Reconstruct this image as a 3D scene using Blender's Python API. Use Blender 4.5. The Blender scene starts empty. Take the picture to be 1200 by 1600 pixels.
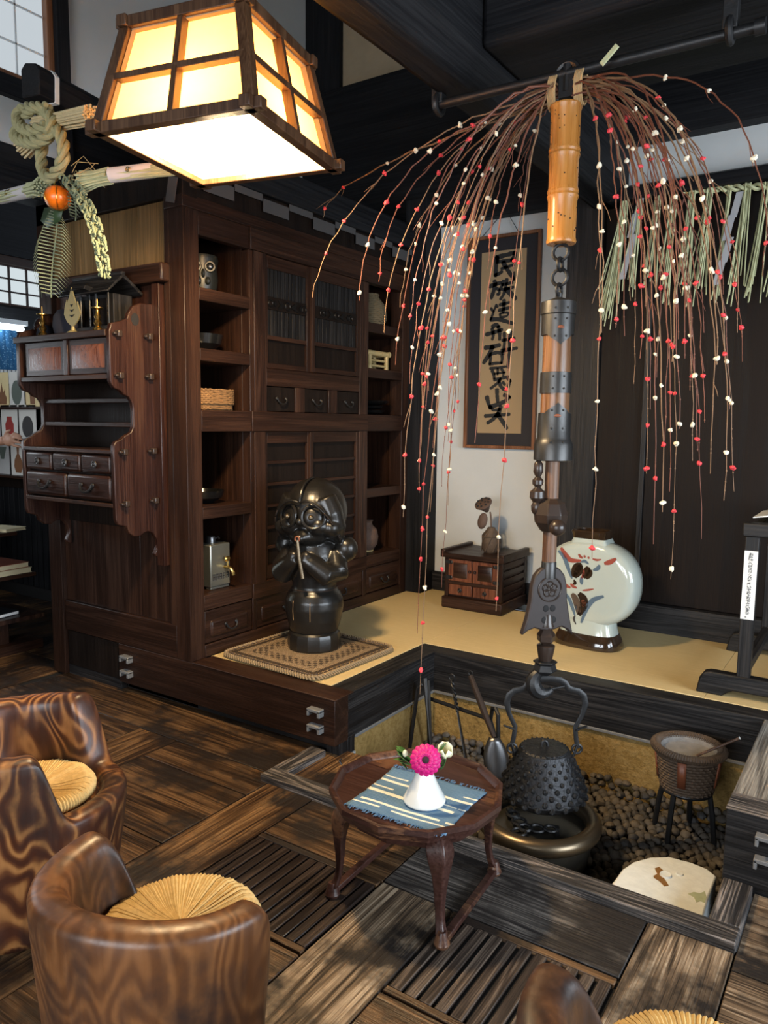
import bpy, bmesh, math, random
from mathutils import Vector, Matrix
R = random.Random(11)
PI = math.pi
SC = bpy.context.scene
COL = SC.collection

# ------------------------------------------------------------------ camera, light, exposure
FPX = 1179.0
YAW, PIT, ROL, EYE = math.radians(33.6), math.radians(6.686), math.radians(.672), Vector((0, 0, 1.45))
_f = Vector((-math.sin(YAW) * math.cos(PIT), math.cos(YAW) * math.cos(PIT), -math.sin(PIT)))
_r = Vector((math.cos(YAW), math.sin(YAW), 0))
_u = _r.cross(_f)
RT = _r * math.cos(ROL) + _u * math.sin(ROL)
UP = -_r * math.sin(ROL) + _u * math.cos(ROL)
cam = bpy.data.cameras.new('camera')
cam.sensor_fit = 'VERTICAL'
cam.sensor_height = 24.0
cam.lens = 24.0 * FPX / 1600
cam.clip_start = .02
camo = bpy.data.objects.new('camera', cam)
COL.objects.link(camo)
camo.matrix_world = Matrix(((RT.x, UP.x, -_f.x, EYE.x), (RT.y, UP.y, -_f.y, EYE.y), (RT.z, UP.z, -_f.z, EYE.z), (0, 0, 0, 1)))
SC.camera = camo


def spot(px, py, **k):
    """point of the place seen at (px, py) of the 1200x1600 photograph, on the plane x=, y= or z="""
    d = _f + RT * ((px - 600) / FPX) - UP * ((py - 800) / FPX)
    a, v = list(k.items())[0]
    i = 'xyz'.index(a)
    return EYE + d * ((v - EYE[i]) / d[i])


w = bpy.data.worlds.new('daylight')
SC.world = w
w.use_nodes = True
w.node_tree.nodes['Background'].inputs[0].default_value = (.75, .86, 1, 1)
w.node_tree.nodes['Background'].inputs[1].default_value = .6


def area(name, loc, target, sx, sy, power, col):
    l = bpy.data.lights.new(name, 'AREA')
    l.shape = 'RECTANGLE'
    l.size, l.size_y, l.energy, l.color = sx, sy, power, col
    o = bpy.data.objects.new(name, l)
    COL.objects.link(o)
    o.location = loc
    o.rotation_euler = (Vector(target) - Vector(loc)).to_track_quat('-Z', 'Y').to_euler()
    return o


area('garden_window_daylight', (2.75, 1.9, 1.45), (0, 1.9, 1.0), 3.0, 1.7, 150, (.80, .90, 1))
area('entrance_daylight', (-.6, -2.75, 1.55), (-.6, 0, 1.0), 3.2, 1.7, 135, (.88, .94, 1))
area('shop_window_daylight', (-6.2, 1.4, 1.7), (-4.0, 1.6, 1.0), 1.2, .8, 12, (.85, .93, 1))
SC.view_settings.view_transform = 'Standard'
SC.view_settings.look = 'None'
SC.view_settings.gamma = 1
SC.view_settings.use_curve_mapping = False
SC.view_settings.exposure = .68
SC.cycles.use_denoising = True
SC.cycles.max_bounces = 5
SC.cycles.diffuse_bounces = 3
SC.cycles.glossy_bounces = 2
SC.cycles.transmission_bounces = 3
SC.cycles.use_adaptive_sampling = True
SC.cycles.adaptive_threshold = .06
SC.cycles.caustics_reflective = False

# ------------------------------------------------------------------ materials
MATS = {}


class NT:
    def __init__(s, name):
        m = bpy.data.materials.new(name)
        m.use_nodes = True
        s.m, s.t = m, m.node_tree
        s.b = s.t.nodes['Principled BSDF']
        MATS[name] = m

    def n(s, typ, ins=None, **props):
        nd = s.t.nodes.new('ShaderNode' + typ)
        for k, v in props.items():
            setattr(nd, k, v)
        for k, v in (ins or {}).items():
            if hasattr(v, 'is_output') or isinstance(v, bpy.types.NodeSocket):
                s.t.links.new(v, nd.inputs[k])
            else:
                nd.inputs[k].default_value = v
        return nd

    def link(s, a, b):
        s.t.links.new(a, b)

    def math(s, op, a, b=0.0, c=None):
        d = {0: a, 1: b}
        if c is not None:
            d[2] = c
        return s.n('Math', d, operation=op).outputs[0]

    def ramp(s, fac, stops, interp='LINEAR'):
        nd = s.n('ValToRGB', {0: fac})
        cr = nd.color_ramp
        cr.interpolation = interp
        while len(cr.elements) < len(stops):
            cr.elements.new(.5)
        for e, (p, c) in zip(cr.elements, stops):
            e.position = p
            e.color = (c[0], c[1], c[2], 1) if not isinstance(c, (int, float)) else (c, c, c, 1)
        return nd.outputs[0]

    def coord(s, scale=(1, 1, 1), rand=True, kind='Object'):
        v = s.n('TexCoord').outputs[kind]
        if rand:
            r = s.math('MULTIPLY', s.n('ObjectInfo').outputs['Random'], 23.0)
            c = s.n('CombineXYZ', {0: r, 1: r, 2: r}).outputs[0]
            v = s.n('VectorMath', {0: v, 1: c}, operation='ADD').outputs[0]
        return s.n('Mapping', {'Vector': v, 'Scale': scale}).outputs[0]

    def noise(s, vec, scale=5, detail=4, rough=.55, dist=0):
        return s.n('TexNoise', {'Vector': vec, 'Scale': scale, 'Detail': detail, 'Roughness': rough, 'Distortion': dist}).outputs['Fac']

    def mix(s, fac, a, b):
        nd = s.n('Mix', data_type='RGBA')
        for i, v in ((0, fac), (6, a), (7, b)):
            if isinstance(v, bpy.types.NodeSocket):
                s.link(v, nd.inputs[i])
            else:
                nd.inputs[i].default_value = v if isinstance(v, (int, float)) else (v[0], v[1], v[2], 1)
        return nd.outputs[2]

    def set(s, **k):
        for key, v in k.items():
            key = {'color': 'Base Color', 'rough': 'Roughness', 'metal': 'Metallic', 'spec': 'Specular IOR Level', 'coat': 'Coat Weight'}.get(key, key)
            if isinstance(v, bpy.types.NodeSocket):
                s.link(v, s.b.inputs[key])
            elif isinstance(v, tuple):
                s.b.inputs[key].default_value = (v[0], v[1], v[2], 1)
            else:
                s.b.inputs[key].default_value = v

    def bump(s, h, strength=.3, dist=.01):
        s.link(s.n('Bump', {'Height': h, 'Strength': strength, 'Distance': dist}).outputs[0], s.b.inputs['Normal'])


def axis_scale(axis, along, across):
    return tuple(along if a == axis else across for a in 'XYZ')


def wood(name, dark, mid, light, axis='Z', s=1.0, rough=.5, bump=.25, ring=26, wear=None, wear_amt=.5, spec=.4):
    t = NT(name)
    v1 = t.coord(axis_scale(axis, 1.6 * s, 80 * s))
    n1 = t.noise(v1, 2.2, 4, .6)
    v2 = t.coord(axis_scale(axis, .5 * s, 7.5 * s))
    n2 = t.noise(v2, 1.1, 2, .45, .25)
    rg = t.math('SINE', t.math('MULTIPLY', n2, ring))
    fac = t.math('ADD', t.math('MULTIPLY', n1, 1.0), t.math('ADD', t.math('MULTIPLY', rg, .10), t.math('MULTIPLY', t.math('SUBTRACT', n2, .5), .35)))
    c = t.ramp(fac, [(.33, dark), (.52, mid), (.74, light)])
    if wear:
        n3 = t.noise(t.coord((1.7, 1.7, 1.7)), 1.6, 5, .68)
        wf = t.ramp(t.math('ADD', n3, t.math('MULTIPLY', n1, .22)), [(.62 - .2 * wear_amt, 0), (.72 - .1 * wear_amt, 1)])
        c = t.mix(wf, c, wear)
    t.set(color=c, spec=spec)
    t.set(rough=t.ramp(fac, [(.35, rough - .08), (.75, rough + .12)]))
    t.bump(fac, bump, .004)
    return t.m


def plain(name, col, rough=.5, metal=0, spec=.5, var=.0, vs=8, bump=0, coat=0):
    t = NT(name)
    t.set(rough=rough, metal=metal, spec=spec, coat=coat)
    if var or bump:
        n = t.noise(t.coord(), vs, 5, .6)
        t.set(color=t.mix(n, tuple(c * (1 - var) for c in col), tuple(min(1, c * (1 + var)) for c in col)))
        if bump:
            t.bump(n, bump, .01)
    else:
        t.set(color=col)
    return t.m


wood('cabinet_wood_z', (0.01498, 0.00702, 0.00468), (0.02434, 0.01034, 0.006084), (0.03978, 0.01685, 0.008892), 'Z', 1, .42, ring=24, spec=0.24)
wood('cabinet_wood_y', (0.01498, 0.00702, 0.00468), (0.02434, 0.01034, 0.006084), (0.03978, 0.01685, 0.008892), 'Y', 1, .42, ring=24, spec=0.24)
wood('cabinet_wood_x', (0.01498, 0.00702, 0.00468), (0.02434, 0.01034, 0.006084), (0.03978, 0.01685, 0.008892), 'X', 1, .42, ring=24, spec=0.24)
wood('dark_panel_wood', (0.00682, 0.004774, 0.004092), (0.00992, 0.006448, 0.00496), (0.0137, 0.008866, 0.006851), 'Z', 1, .5, ring=20, spec=0.12)
wood('grain_wood_z', (0.0131, 0.006552, 0.00468), (0.02808, 0.01248, 0.008112), (0.06006, 0.02839, 0.01638), 'Z', 1, .42, ring=60, spec=0.24)
wood('red_wood_z', (0.0151, 0.005522, 0.003857), (0.03057, 0.01085, 0.006612), (0.04855, 0.02033, 0.009918), 'Z', 1, .36, ring=22)
wood('red_wood_x', (0.01259, 0.005522, 0.003857), (0.02517, 0.00986, 0.006612), (0.03506, 0.01553, 0.008265), 'X', 1, .36, ring=22)
wood('pale_board_wood', (.085, .05, .018), (.15, .088, .032), (.20, .12, .05), 'Z', .7, .6, ring=18, spec=.2)
wood('black_wood_x', (0.0064, 0.006, 0.0064), (0.0128, 0.012, 0.0124), (0.032, 0.0288, 0.0272), 'X', 1, .46, ring=55, bump=.3, spec=0.24)
wood('black_wood_y', (0.0064, 0.006, 0.0064), (0.0128, 0.012, 0.0124), (0.032, 0.0288, 0.0272), 'Y', 1, .46, ring=55, bump=.3, spec=0.24)
wood('black_wood_z', (0.0064, 0.006, 0.0064), (0.012, 0.0112, 0.0116), (0.0272, 0.024, 0.0224), 'Z', 1, .46, ring=45, bump=.3, spec=0.24)
wood('beam_wood_x', (0.00558, 0.005952, 0.007161), (0.009719, 0.009894, 0.01134), (0.01636, 0.01667, 0.01824), 'X', .6, .55, ring=16, spec=0.12)
wood('beam_wood_y', (0.00558, 0.005952, 0.007161), (0.009719, 0.009894, 0.01134), (0.01636, 0.01667, 0.01824), 'Y', .6, .55, ring=16, spec=0.12)
wood('beam_wood_z', (0.006696, 0.007142, 0.008463), (0.0106, 0.01084, 0.01237), (0.0186, 0.01826, 0.01997), 'Z', .6, .55, ring=16, spec=0.12)
wood('floor_wood_x', (.016, .009, .005), (.072, .036, .015), (.18, .098, .043), 'X', 1, .42, .6, ring=60, wear=(.018, .012, .009), wear_amt=.15)
wood('floor_pale_x', (0.036, 0.02375, 0.0156), (0.18, 0.1187, 0.0715), (0.432, 0.325, 0.221), 'X', 1, .48, .8, ring=60, wear=(.018, .014, .012), wear_amt=.25)  # boards paler from wear, with daylight on the right painted into the tone
wood('floor_pale_y', (0.036, 0.025, 0.0169), (0.192, 0.1313, 0.0806), (0.48, 0.375, 0.26), 'Y', 1, .48, .8, ring=60, wear=(.018, .014, .012), wear_amt=.3)  # same mix along y: worn pale wood plus painted-in daylight
wood('floor_wood_y', (.022, .011, .006), (.105, .053, .022), (.25, .14, .06), 'Y', 1, .42, .6, ring=60, wear=(.018, .012, .009), wear_amt=.2)
wood('hearth_frame_wood_x', (0.01625, 0.01463, 0.01463), (0.0585, 0.05038, 0.0455), (0.2762, 0.2275, 0.195), 'X', 1.5, .55, .7, ring=80)
wood('hearth_frame_wood_y', (0.01625, 0.01463, 0.01463), (0.0585, 0.05038, 0.0455), (0.2762, 0.2275, 0.195), 'Y', 1.5, .55, .7, ring=80)
wood('bench_wood_y', (0.08, 0.0704, 0.0608), (0.192, 0.1712, 0.144), (0.384, 0.344, 0.288), 'Y', 1.1, .5, .5, ring=70)
wood('grey_plank_x', (0.0175, 0.015, 0.015), (0.06875, 0.06, 0.0525), (0.2125, 0.1812, 0.1562), 'X', 1.1, .5, .7, ring=95, wear=(.016, .013, .012), wear_amt=.3)
wood('slat_wood_y', (0.0175, 0.0125, 0.01), (0.04375, 0.03, 0.0225), (0.1375, 0.1, 0.0725), 'Y', 1.3, .5, .5, ring=60)
wood('dark_slat_wood_y', (.010, .006, .005), (.020, .012, .009), (.042, .025, .018), 'Y', 1.3, .42, .4, ring=40)
wood('lacquer_brown', (.030, .012, .009), (.048, .020, .015), (.072, .032, .023), 'X', .7, .36, .08, ring=8, wear=(.13, .06, .03), wear_amt=-.25)
wood('lamp_frame_wood', (.035, .014, .006), (.060, .026, .010), (.095, .044, .018), 'Z', 1.2, .5, .2, ring=20)
wood('burl_wood', (.06, .018, .010), (.12, .038, .018), (.18, .06, .026), 'Z', 1.3, .35, .4, ring=40)
wood('frame_wood', (.10, .038, .015), (.17, .068, .028), (.24, .10, .045), 'Z', 1, .42, .1, ring=12)
wood('rod_wood', (.06, .030, .018), (.12, .062, .036), (.20, .11, .065), 'Z', 1.2, .42, .2, ring=30)
wood('bamboo_dark', (.085, .038, .018), (.16, .078, .036), (.24, .13, .07), 'Z', .8, .3, .08, ring=6)
wood('bamboo_gold', (.28, .10, .018), (.42, .165, .032), (.52, .23, .055), 'Z', .6, .26, .05, ring=4)
wood('bamboo_pale', (.34, .24, .10), (.50, .37, .17), (.60, .47, .24), 'Z', .8, .35, .1, ring=6)


def chair_wood(name, dark, mid, light, sooty, rs=.8, freq=150):
    t = NT(name)
    v = t.coord((3.4, 3.4, 1.5))
    n = t.noise(v, 1.5, 2, .45, .35)
    rg = t.math('ADD', t.math('MULTIPLY', t.math('SINE', t.math('MULTIPLY', n, freq)), .5), .5)
    fine = t.noise(t.coord((30, 30, 2)), 2, 4, .6)
    c = t.ramp(t.math('ADD', t.math('ADD', t.math('MULTIPLY', rg, rs), .25 * (.8 - rs)), t.math('ADD', t.math('MULTIPLY', fine, .25), t.math('MULTIPLY', n, .8 - rs))), [(.2, dark), (.6, mid), (.95, light)])
    so = t.ramp(t.noise(t.coord((2.2, 2.2, 1.6)), 1.3, 6, .65), [(.44, 0), (.60, 1)])
    c = t.mix(t.math('MULTIPLY', so, sooty), c, (.022, .014, .012))
    t.set(color=c, rough=t.ramp(fine, [(.3, .32), (.7, .48)]), spec=.4)
    t.bump(fine, .15, .003)
    return t.m


chair_wood('chair_wood', (.052, .018, .007), (.10, .038, .013), (.19, .078, .026), 1.0, .30, 110)
chair_wood('chair_wood_red', (.050, .015, .007), (.115, .040, .014), (.32, .14, .045), .85, .8, 80)

plain('white_plaster', (.50, .515, .51), .9, var=.07, vs=5, bump=.12)
plain('tan_plaster', (.34, .265, .17), .95, var=.18, vs=9, bump=.3)
plain('iron', (.016, .016, .017), .45, .35, var=.35, vs=30, bump=.15)
plain('cast_iron', (.030, .031, .034), .30, .7, var=.4, vs=70, bump=.55)
plain('grey_iron', (.055, .054, .053), .40, .75, var=.25, vs=25, bump=.08)
plain('dull_steel', (.16, .16, .165), .34, .9, var=.2, vs=18)
plain('bronze', (.15, .115, .075), .33, .85, var=.2, vs=6)
plain('gilt_dull', (.30, .25, .12), .45, .3)
plain('brass', (.55, .36, .11), .28, 1)
plain('pewter', (.42, .43, .38), .33, .9, var=.12, vs=9)
plain('dark_metal', (.012, .011, .011), .4, .6)
plain('nail_grey', (.20, .20, .20), .5, .3, var=.3, vs=60)
plain('carved_black', (.010, .0088, .0075), .30, 0, .5, var=.5, vs=14, bump=.10)
plain('carved_edge', (.30, .17, .07), .45, var=.3)
plain('turned_dark_wood', (.030, .019, .014), .32, 0, .5, var=.35, vs=12)
plain('fish_board', (.026, .018, .016), .5, 0, .4, var=.3, vs=20)
plain('black_lacquer', (.006, .006, .006), .18, 0, .6)
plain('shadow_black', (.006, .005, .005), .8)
plain('dark_cloth', (.012, .012, .020), .9)
plain('shoji_paper', (.72, .76, .78), .8)
plain('white_paper', (.80, .80, .78), .8)
plain('ink', (.006, .006, .006), .6)
plain('mount_black', (.010, .008, .011), .7)
plain('scroll_paper', (.31, .215, .115), .85, var=.10, vs=3)
plain('ash', (.22, .205, .19), .95, var=.45, vs=26, bump=.6)
plain('white_stone', (.78, .80, .76), .85, var=.16, vs=38, bump=.2)
plain('rust_stain', (.24, .11, .025), .85, var=.3, vs=30)
plain('lichen', (.42, .46, .30), .9, var=.2, vs=40)
plain('straw', (.42, .32, .15), .75, var=.3, vs=40)
plain('rope_straw', (.36, .33, .17), .8, var=.3, vs=60, bump=.4)
plain('green_straw', (.46, .47, .27), .75, var=.3, vs=30)
plain('cut_straw', (.60, .48, .27), .8, var=.3, vs=90)
plain('mat_braid', (.25, .175, .095), .85, var=.35, vs=60)
plain('basket_brown', (.20, .105, .04), .75, var=.35, vs=50)
plain('jar_straw', (.13, .095, .05), .8, var=.4, vs=60)
plain('twine', (.46, .31, .15), .8, var=.2, vs=60)
plain('fern_green', (.17, .20, .12), .7, var=.3, vs=30)
plain('leaf_green', (.055, .15, .035), .45, var=.35, vs=20)
plain('dark_leaf', (.03, .06, .02), .5, var=.35, vs=20)
plain('mandarin', (.80, .16, .008), .32, var=.12, vs=25, bump=.12)
plain('bark_red', (.15, .048, .025), .55, var=.35, vs=30)
plain('bark_brown', (.20, .11, .055), .6, var=.35, vs=30)
plain('bud_red', (.66, .045, .055), .55, var=.2, vs=50)
plain('bud_cream', (.80, .72, .55), .6, var=.1, vs=50)
plain('zig_paper', (.36, .36, .37), .85)
plain('slip_grey', (.055, .052, .052), .85)
plain('wrap_paper', (.60, .56, .55), .85)
plain('gold_wire', (.60, .42, .10), .3, 1)
plain('celadon', (.44, .50, .465), .12, 0, .5, var=.07, vs=4, coat=.6)
plain('brown_glaze', (.030, .017, .009), .12, 0, .6, var=.8, vs=18, coat=.6)
plain('glaze_rust', (.30, .075, .055), .14, coat=.5)
plain('glaze_blue', (.10, .15, .21), .14, coat=.5)
plain('glaze_black', (.028, .017, .010), .12, var=.6, vs=30, coat=.5)
plain('white_porcelain', (.74, .74, .70), .2, coat=.4)
plain('gerbera_pink', (.55, .006, .16), .55, var=.3, vs=60)
plain('gerbera_heart', (.02, .004, .008), .8)
plain('cream_petal', (.80, .78, .56), .5)
plain('lotus_brown', (.085, .05, .036), .75, var=.4, vs=40, bump=.4)
plain('woven_brown', (.075, .048, .030), .7, var=.5, vs=60, bump=.4)
plain('cherry_bark', (.19, .058, .025), .5, var=.25, vs=20)
plain('mask_dark', (.012, .0125, .010), .4, var=.4, vs=20)
plain('ceramic_dark', (.024, .022, .018), .3, var=.4, vs=20)
plain('book_cream', (.60, .52, .33), .75, var=.12, vs=15)
plain('book_red', (.30, .085, .05), .5, var=.3, vs=12)
plain('book_black', (.015, .017, .020), .35)
plain('blue_cloth_dark', (.02, .09, .19), .9)
plain('skin', (.42, .22, .14), .5)
plain('sleeve', (.05, .05, .06), .9)
plain('card_white', (.62, .60, .56), .6)
plain('card_yellow', (.66, .52, .27), .6)
plain('card_grey', (.42, .41, .40), .6)
plain('print_red', (.30, .03, .025), .6)
plain('print_dark', (.035, .032, .032), .6)
plain('print_brown', (.18, .075, .03), .6)
plain('print_orange', (.45, .16, .06), .6)
plain('print_green', (.09, .11, .09), .6)

t = NT('tatami')
v = t.coord((1, 1, 1), False)
wv = t.n('TexWave', {'Vector': v, 'Scale': 55.0, 'Distortion': .3, 'Detail': 1.0}, bands_direction='Y').outputs['Fac']
n = t.noise(t.coord((3, 40, 3), False), 3, 4)
t.set(color=t.mix(t.math('ADD', t.math('MULTIPLY', wv, .4), t.math('MULTIPLY', n, .6)), (.48, .35, .155), (.70, .54, .28)), rough=.62, spec=.3)
t.bump(wv, .15, .002)

t = NT('ochre_earth')
n = t.noise(t.coord((1, 1, 1), False), 55, 6, .7)
n2 = t.noise(t.coord((1, 1, 1), False), 4, 5, .6)
t.set(color=t.ramp(t.math('ADD', t.math('MULTIPLY', n, .55), t.math('MULTIPLY', n2, .45)), [(.3, (.13, .08, .026)), (.5, (.34, .22, .075)), (.72, (.52, .37, .16))]), rough=.95, spec=.1)
t.bump(n, 1.0, .012)

t = NT('pebble_grey')
rn = t.n('ObjectInfo').outputs['Random']
n = t.noise(t.coord(), 45, 4)
t.set(color=t.mix(rn, t.mix(n, (.040, .039, .040), (.085, .082, .082)), t.mix(n, (.085, .070, .055), (.19, .155, .115))), rough=.66, spec=.35)
t = NT('pebble_mass')
n = t.noise(t.coord((1, 1, 1), False), 30, 3)
t.set(color=t.mix(n, (.045, .042, .040), (.15, .125, .095)), rough=.7, spec=.3)

t = NT('lantern_paper')
t.t.nodes.remove(t.b)
n = t.noise(t.coord((1, 1, 1)), 60, 4)
c = t.mix(n, (.30, .155, .040), (.36, .195, .055))
tr = t.n('BsdfTranslucent', {0: c})
df = t.n('BsdfDiffuse', {0: (.60, .48, .30, 1)})
mx = t.n('MixShader', {0: .45, 1: tr.outputs[0], 2: df.outputs[0]})
t.link(mx.outputs[0], t.t.nodes['Material Output'].inputs[0])


def emit(name, col, strength):
    t = NT(name)
    t.set(color=(0, 0, 0), rough=1.0)
    t.b.inputs['Emission Color'].default_value = (*col, 1)
    t.b.inputs['Emission Strength'].default_value = strength


emit('bulb_glow', (1, .80, .50), 60)
emit('shoji_lit', (.80, .88, .94), .42)
emit('shoji_lit_far', (.80, .90, .94), .50)
emit('tube_glow', (.80, .93, 1), 14)

t = NT('indigo_cloth')
v = t.coord((1, 1, 1), False)
sx = t.n('SeparateXYZ', {0: v}).outputs
n = t.noise(v, 9, 5, .6)
yy = t.math('ADD', sx[1], t.math('MULTIPLY', t.noise(t.coord((6, 60, 1), False), 2, 2), .006))
base = t.mix(n, (.042, .10, .20), (.13, .235, .36))
fine = t.math('GREATER_THAN', t.math('SINE', t.math('MULTIPLY', yy, 900)), .86)
base = t.mix(t.math('MULTIPLY', fine, .35), base, (.30, .40, .45))
for p, wd, seg in ((-.105, .0035, .46), (-.082, .005, .40), (-.02, .008, .44), (.01, .0035, .5), (.055, .006, .36), (.085, .0035, .48)):
    ln = t.math('LESS_THAN', t.math('ABSOLUTE', t.math('SUBTRACT', yy, p)), wd)
    sg = t.math('GREATER_THAN', t.noise(t.n('Mapping', {'Vector': v, 'Location': (p * 31, 0, 0), 'Scale': (1, .02, 1)}).outputs[0], 9, 1), seg)
    base = t.mix(t.math('MULTIPLY', ln, sg), base, (.70, .68, .56))
t.set(color=base, rough=.9, spec=.15)

t = NT('blue_check_cloth')
v = t.coord((1, 1, 1), False)
ch = t.n('TexVoronoi', {'Vector': v, 'Scale': 62.0}, distance='MANHATTAN', voronoi_dimensions='3D').outputs['Distance']
t.set(color=t.ramp(ch, [(.25, (.28, .55, .78)), (.5, (.03, .16, .36))]), rough=.9)

t = NT('mat_weave')
v = t.coord((1, 1, 1), False)
sx = t.n('SeparateXYZ', {0: v}).outputs
a = t.math('ADD', sx[0], sx[1])
b = t.math('SUBTRACT', sx[0], sx[1])
st = t.math('MULTIPLY', t.math('SINE', t.math('MULTIPLY', a, 420)), t.math('SINE', t.math('MULTIPLY', b, 210)))
n = t.noise(v, 160, 3)
base = t.ramp(t.math('ADD', t.math('MULTIPLY', st, .25), n), [(.25, (.085, .05, .026)), (.55, (.30, .205, .115)), (.85, (.50, .38, .24))])
# dark checked ring of the pattern
ax = t.math('ABSOLUTE', sx[0])
ay = t.math('ABSOLUTE', sx[1])
mxy = t.math('MAXIMUM', ax, ay)
band = t.math('LESS_THAN', t.math('ABSOLUTE', t.math('SUBTRACT', mxy, .185)), .034)
ck = t.math('GREATER_THAN', t.math('MULTIPLY', t.math('SINE', t.math('MULTIPLY', sx[0], 150)), t.math('SINE', t.math('MULTIPLY', sx[1], 150))), .06)
edge = t.math('LESS_THAN', t.math('ABSOLUTE', t.math('SUBTRACT', mxy, .272)), .013)
dk = t.math('MAXIMUM', t.math('MULTIPLY', band, ck), edge)
t.set(color=t.mix(t.math('MULTIPLY', dk, .85), base, (.022, .014, .011)), rough=.85, spec=.2)
t.bump(t.math('ADD', st, n), .6, .004)

t = NT('seat_straw')
v = t.coord((1, 1, 1), False)
n = t.noise(v, 90, 3)
t.set(color=t.mix(n, (.42, .25, .075), (.80, .58, .25)), rough=.6, spec=.3)
t = NT('seat_straw_gap')
t.set(color=(.06, .035, .012), rough=.9)
M = MATS

# ------------------------------------------------------------------ mesh helpers
class MB:
    def __init__(s):
        s.v, s.f = [], []

    def add(s, vs, fs):
        o = len(s.v)
        s.v += [tuple(p) for p in vs]
        s.f += [tuple(i + o for i in f) for f in fs]
        return s

    def box(s, x0, x1, y0, y1, z0, z1):
        return s.add([(x0, y0, z0), (x1, y0, z0), (x1, y1, z0), (x0, y1, z0), (x0, y0, z1), (x1, y0, z1), (x1, y1, z1), (x0, y1, z1)],
                     [(0, 3, 2, 1), (4, 5, 6, 7), (0, 1, 5, 4), (1, 2, 6, 5), (2, 3, 7, 6), (3, 0, 4, 7)])

    def hexa(s, b, t):
        """eight corners: bottom ring b, top ring t"""
        return s.add(list(b) + list(t), [(3, 2, 1, 0), (4, 5, 6, 7), (0, 1, 5, 4), (1, 2, 6, 5), (2, 3, 7, 6), (3, 0, 4, 7)])

    def prism(s, poly, axis, a, b):
        """2-D outline pulled along axis from a to b (outline in the other two axes, in xyz order)"""
        def p3(q, h):
            return {'x': (h, q[0], q[1]), 'y': (q[0], h, q[1]), 'z': (q[0], q[1], h)}[axis]
        n = len(poly)
        return s.add([p3(q, a) for q in poly] + [p3(q, b) for q in poly],
                     [tuple(range(n)), tuple(range(2 * n - 1, n - 1, -1))] + [(i, (i + 1) % n, n + (i + 1) % n, n + i) for i in range(n)])

    def lathe(s, prof, n=32, c=(0, 0, 0), cap=True, sq=None, a0=0.0):
        vs, fs = [], []
        for r, z in prof:
            for k in range(n):
                a = a0 + 2 * PI * k / n
                x, y = math.cos(a), math.sin(a)
                vs.append((c[0] + r * x, c[1] + r * y, c[2] + z))
        for i in range(len(prof) - 1):
            for k in range(n):
                fs.append((i * n + k, i * n + (k + 1) % n, (i + 1) * n + (k + 1) % n, (i + 1) * n + k))
        if cap:
            fs.append(tuple(range(n - 1, -1, -1)))
            fs.append(tuple((len(prof) - 1) * n + k for k in range(n)))
        return s.add(vs, fs)

    def tube(s, path, rad, n=8, caps=True, flat=1.0):
        P = [Vector(p) for p in path]
        m = len(P)
        if not hasattr(rad, '__len__'):
            rad = [rad] * m
        vs, fs = [], []
        prev = None
        for i in range(m):
            t = (P[min(i + 1, m - 1)] - P[max(i - 1, 0)])
            t = t.normalized() if t.length > 1e-9 else Vector((0, 0, 1))
            if prev is None:
                ref = Vector((0, 0, 1)) if abs(t.z) < .9 else Vector((1, 0, 0))
                u = t.cross(ref).normalized()
            else:
                u = prev - t * prev.dot(t)
                u = u.normalized() if u.length > 1e-6 else t.orthogonal().normalized()
            prev = u
            wv_ = t.cross(u)
            for k in range(n):
                a = 2 * PI * k / n
                vs.append(P[i] + u * (math.cos(a) * rad[i]) + wv_ * (math.sin(a) * rad[i] * flat))
        for i in range(m - 1):
            for k in range(n):
                fs.append((i * n + k, i * n + (k + 1) % n, (i + 1) * n + (k + 1) % n, (i + 1) * n + k))
        if caps:
            fs.append(tuple(range(n - 1, -1, -1)))
            fs.append(tuple((m - 1) * n + k for k in range(n)))
        return s.add(vs, fs)

    def ball(s, c, r, nu=14, nv=9, rot=None):
        r = r if hasattr(r, '__len__') else (r, r, r)
        vs = []
        for j in range(nv + 1):
            th = PI * j / nv
            for k in range(nu):
                a = 2 * PI * k / nu
                p = Vector((r[0] * math.sin(th) * math.cos(a), r[1] * math.sin(th) * math.sin(a), r[2] * math.cos(th)))
                if rot is not None:
                    p = rot @ p
                vs.append((c[0] + p.x, c[1] + p.y, c[2] + p.z))
        fs = [(j * nu + k, (j + 1) * nu + k, (j + 1) * nu + (k + 1) % nu, j * nu + (k + 1) % nu) for j in range(nv) for k in range(nu)]
        return s.add(vs, fs)

    def torus(s, c, R_, r, n=28, m=10, axis='z', arc=2 * PI, a0=0.0):
        full = abs(arc - 2 * PI) < 1e-6
        path = []
        for k in range(n if full else n + 1):
            a = a0 + arc * k / n
            x, y = R_ * math.cos(a), R_ * math.sin(a)
            q = {'z': (x, y, 0), 'y': (x, 0, y), 'x': (0, x, y)}[axis]
            path.append(Vector(c) + Vector(q))
        if full:
            path.append(path[0])
            path.append(path[1])
        return s.tube(path, r, m, not full)

    def xf(s, mat):
        s.v = [tuple(mat @ Vector(p)) for p in s.v]
        return s

    def build(s, name, mat, parent=None, bevel=0, loc=None, rotz=0.0, smooth=35, weld=False):
        me = bpy.data.meshes.new(name)
        me.from_pydata(s.v, [], s.f)
        bm = bmesh.new()
        bm.from_mesh(me)
        if weld:
            bmesh.ops.remove_doubles(bm, verts=bm.verts, dist=1e-5)
        bmesh.ops.recalc_face_normals(bm, faces=bm.faces)
        bm.to_mesh(me)
        bm.free()
        if smooth:
            me.shade_smooth()
            me.set_sharp_from_angle(angle=math.radians(smooth))
        me.materials.append(M[mat])
        o = bpy.data.objects.new(name, me)
        COL.objects.link(o)
        if parent is not None:
            o.parent = parent
        if loc is not None:
            o.location = loc
        if rotz:
            o.rotation_euler.z = rotz
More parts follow.
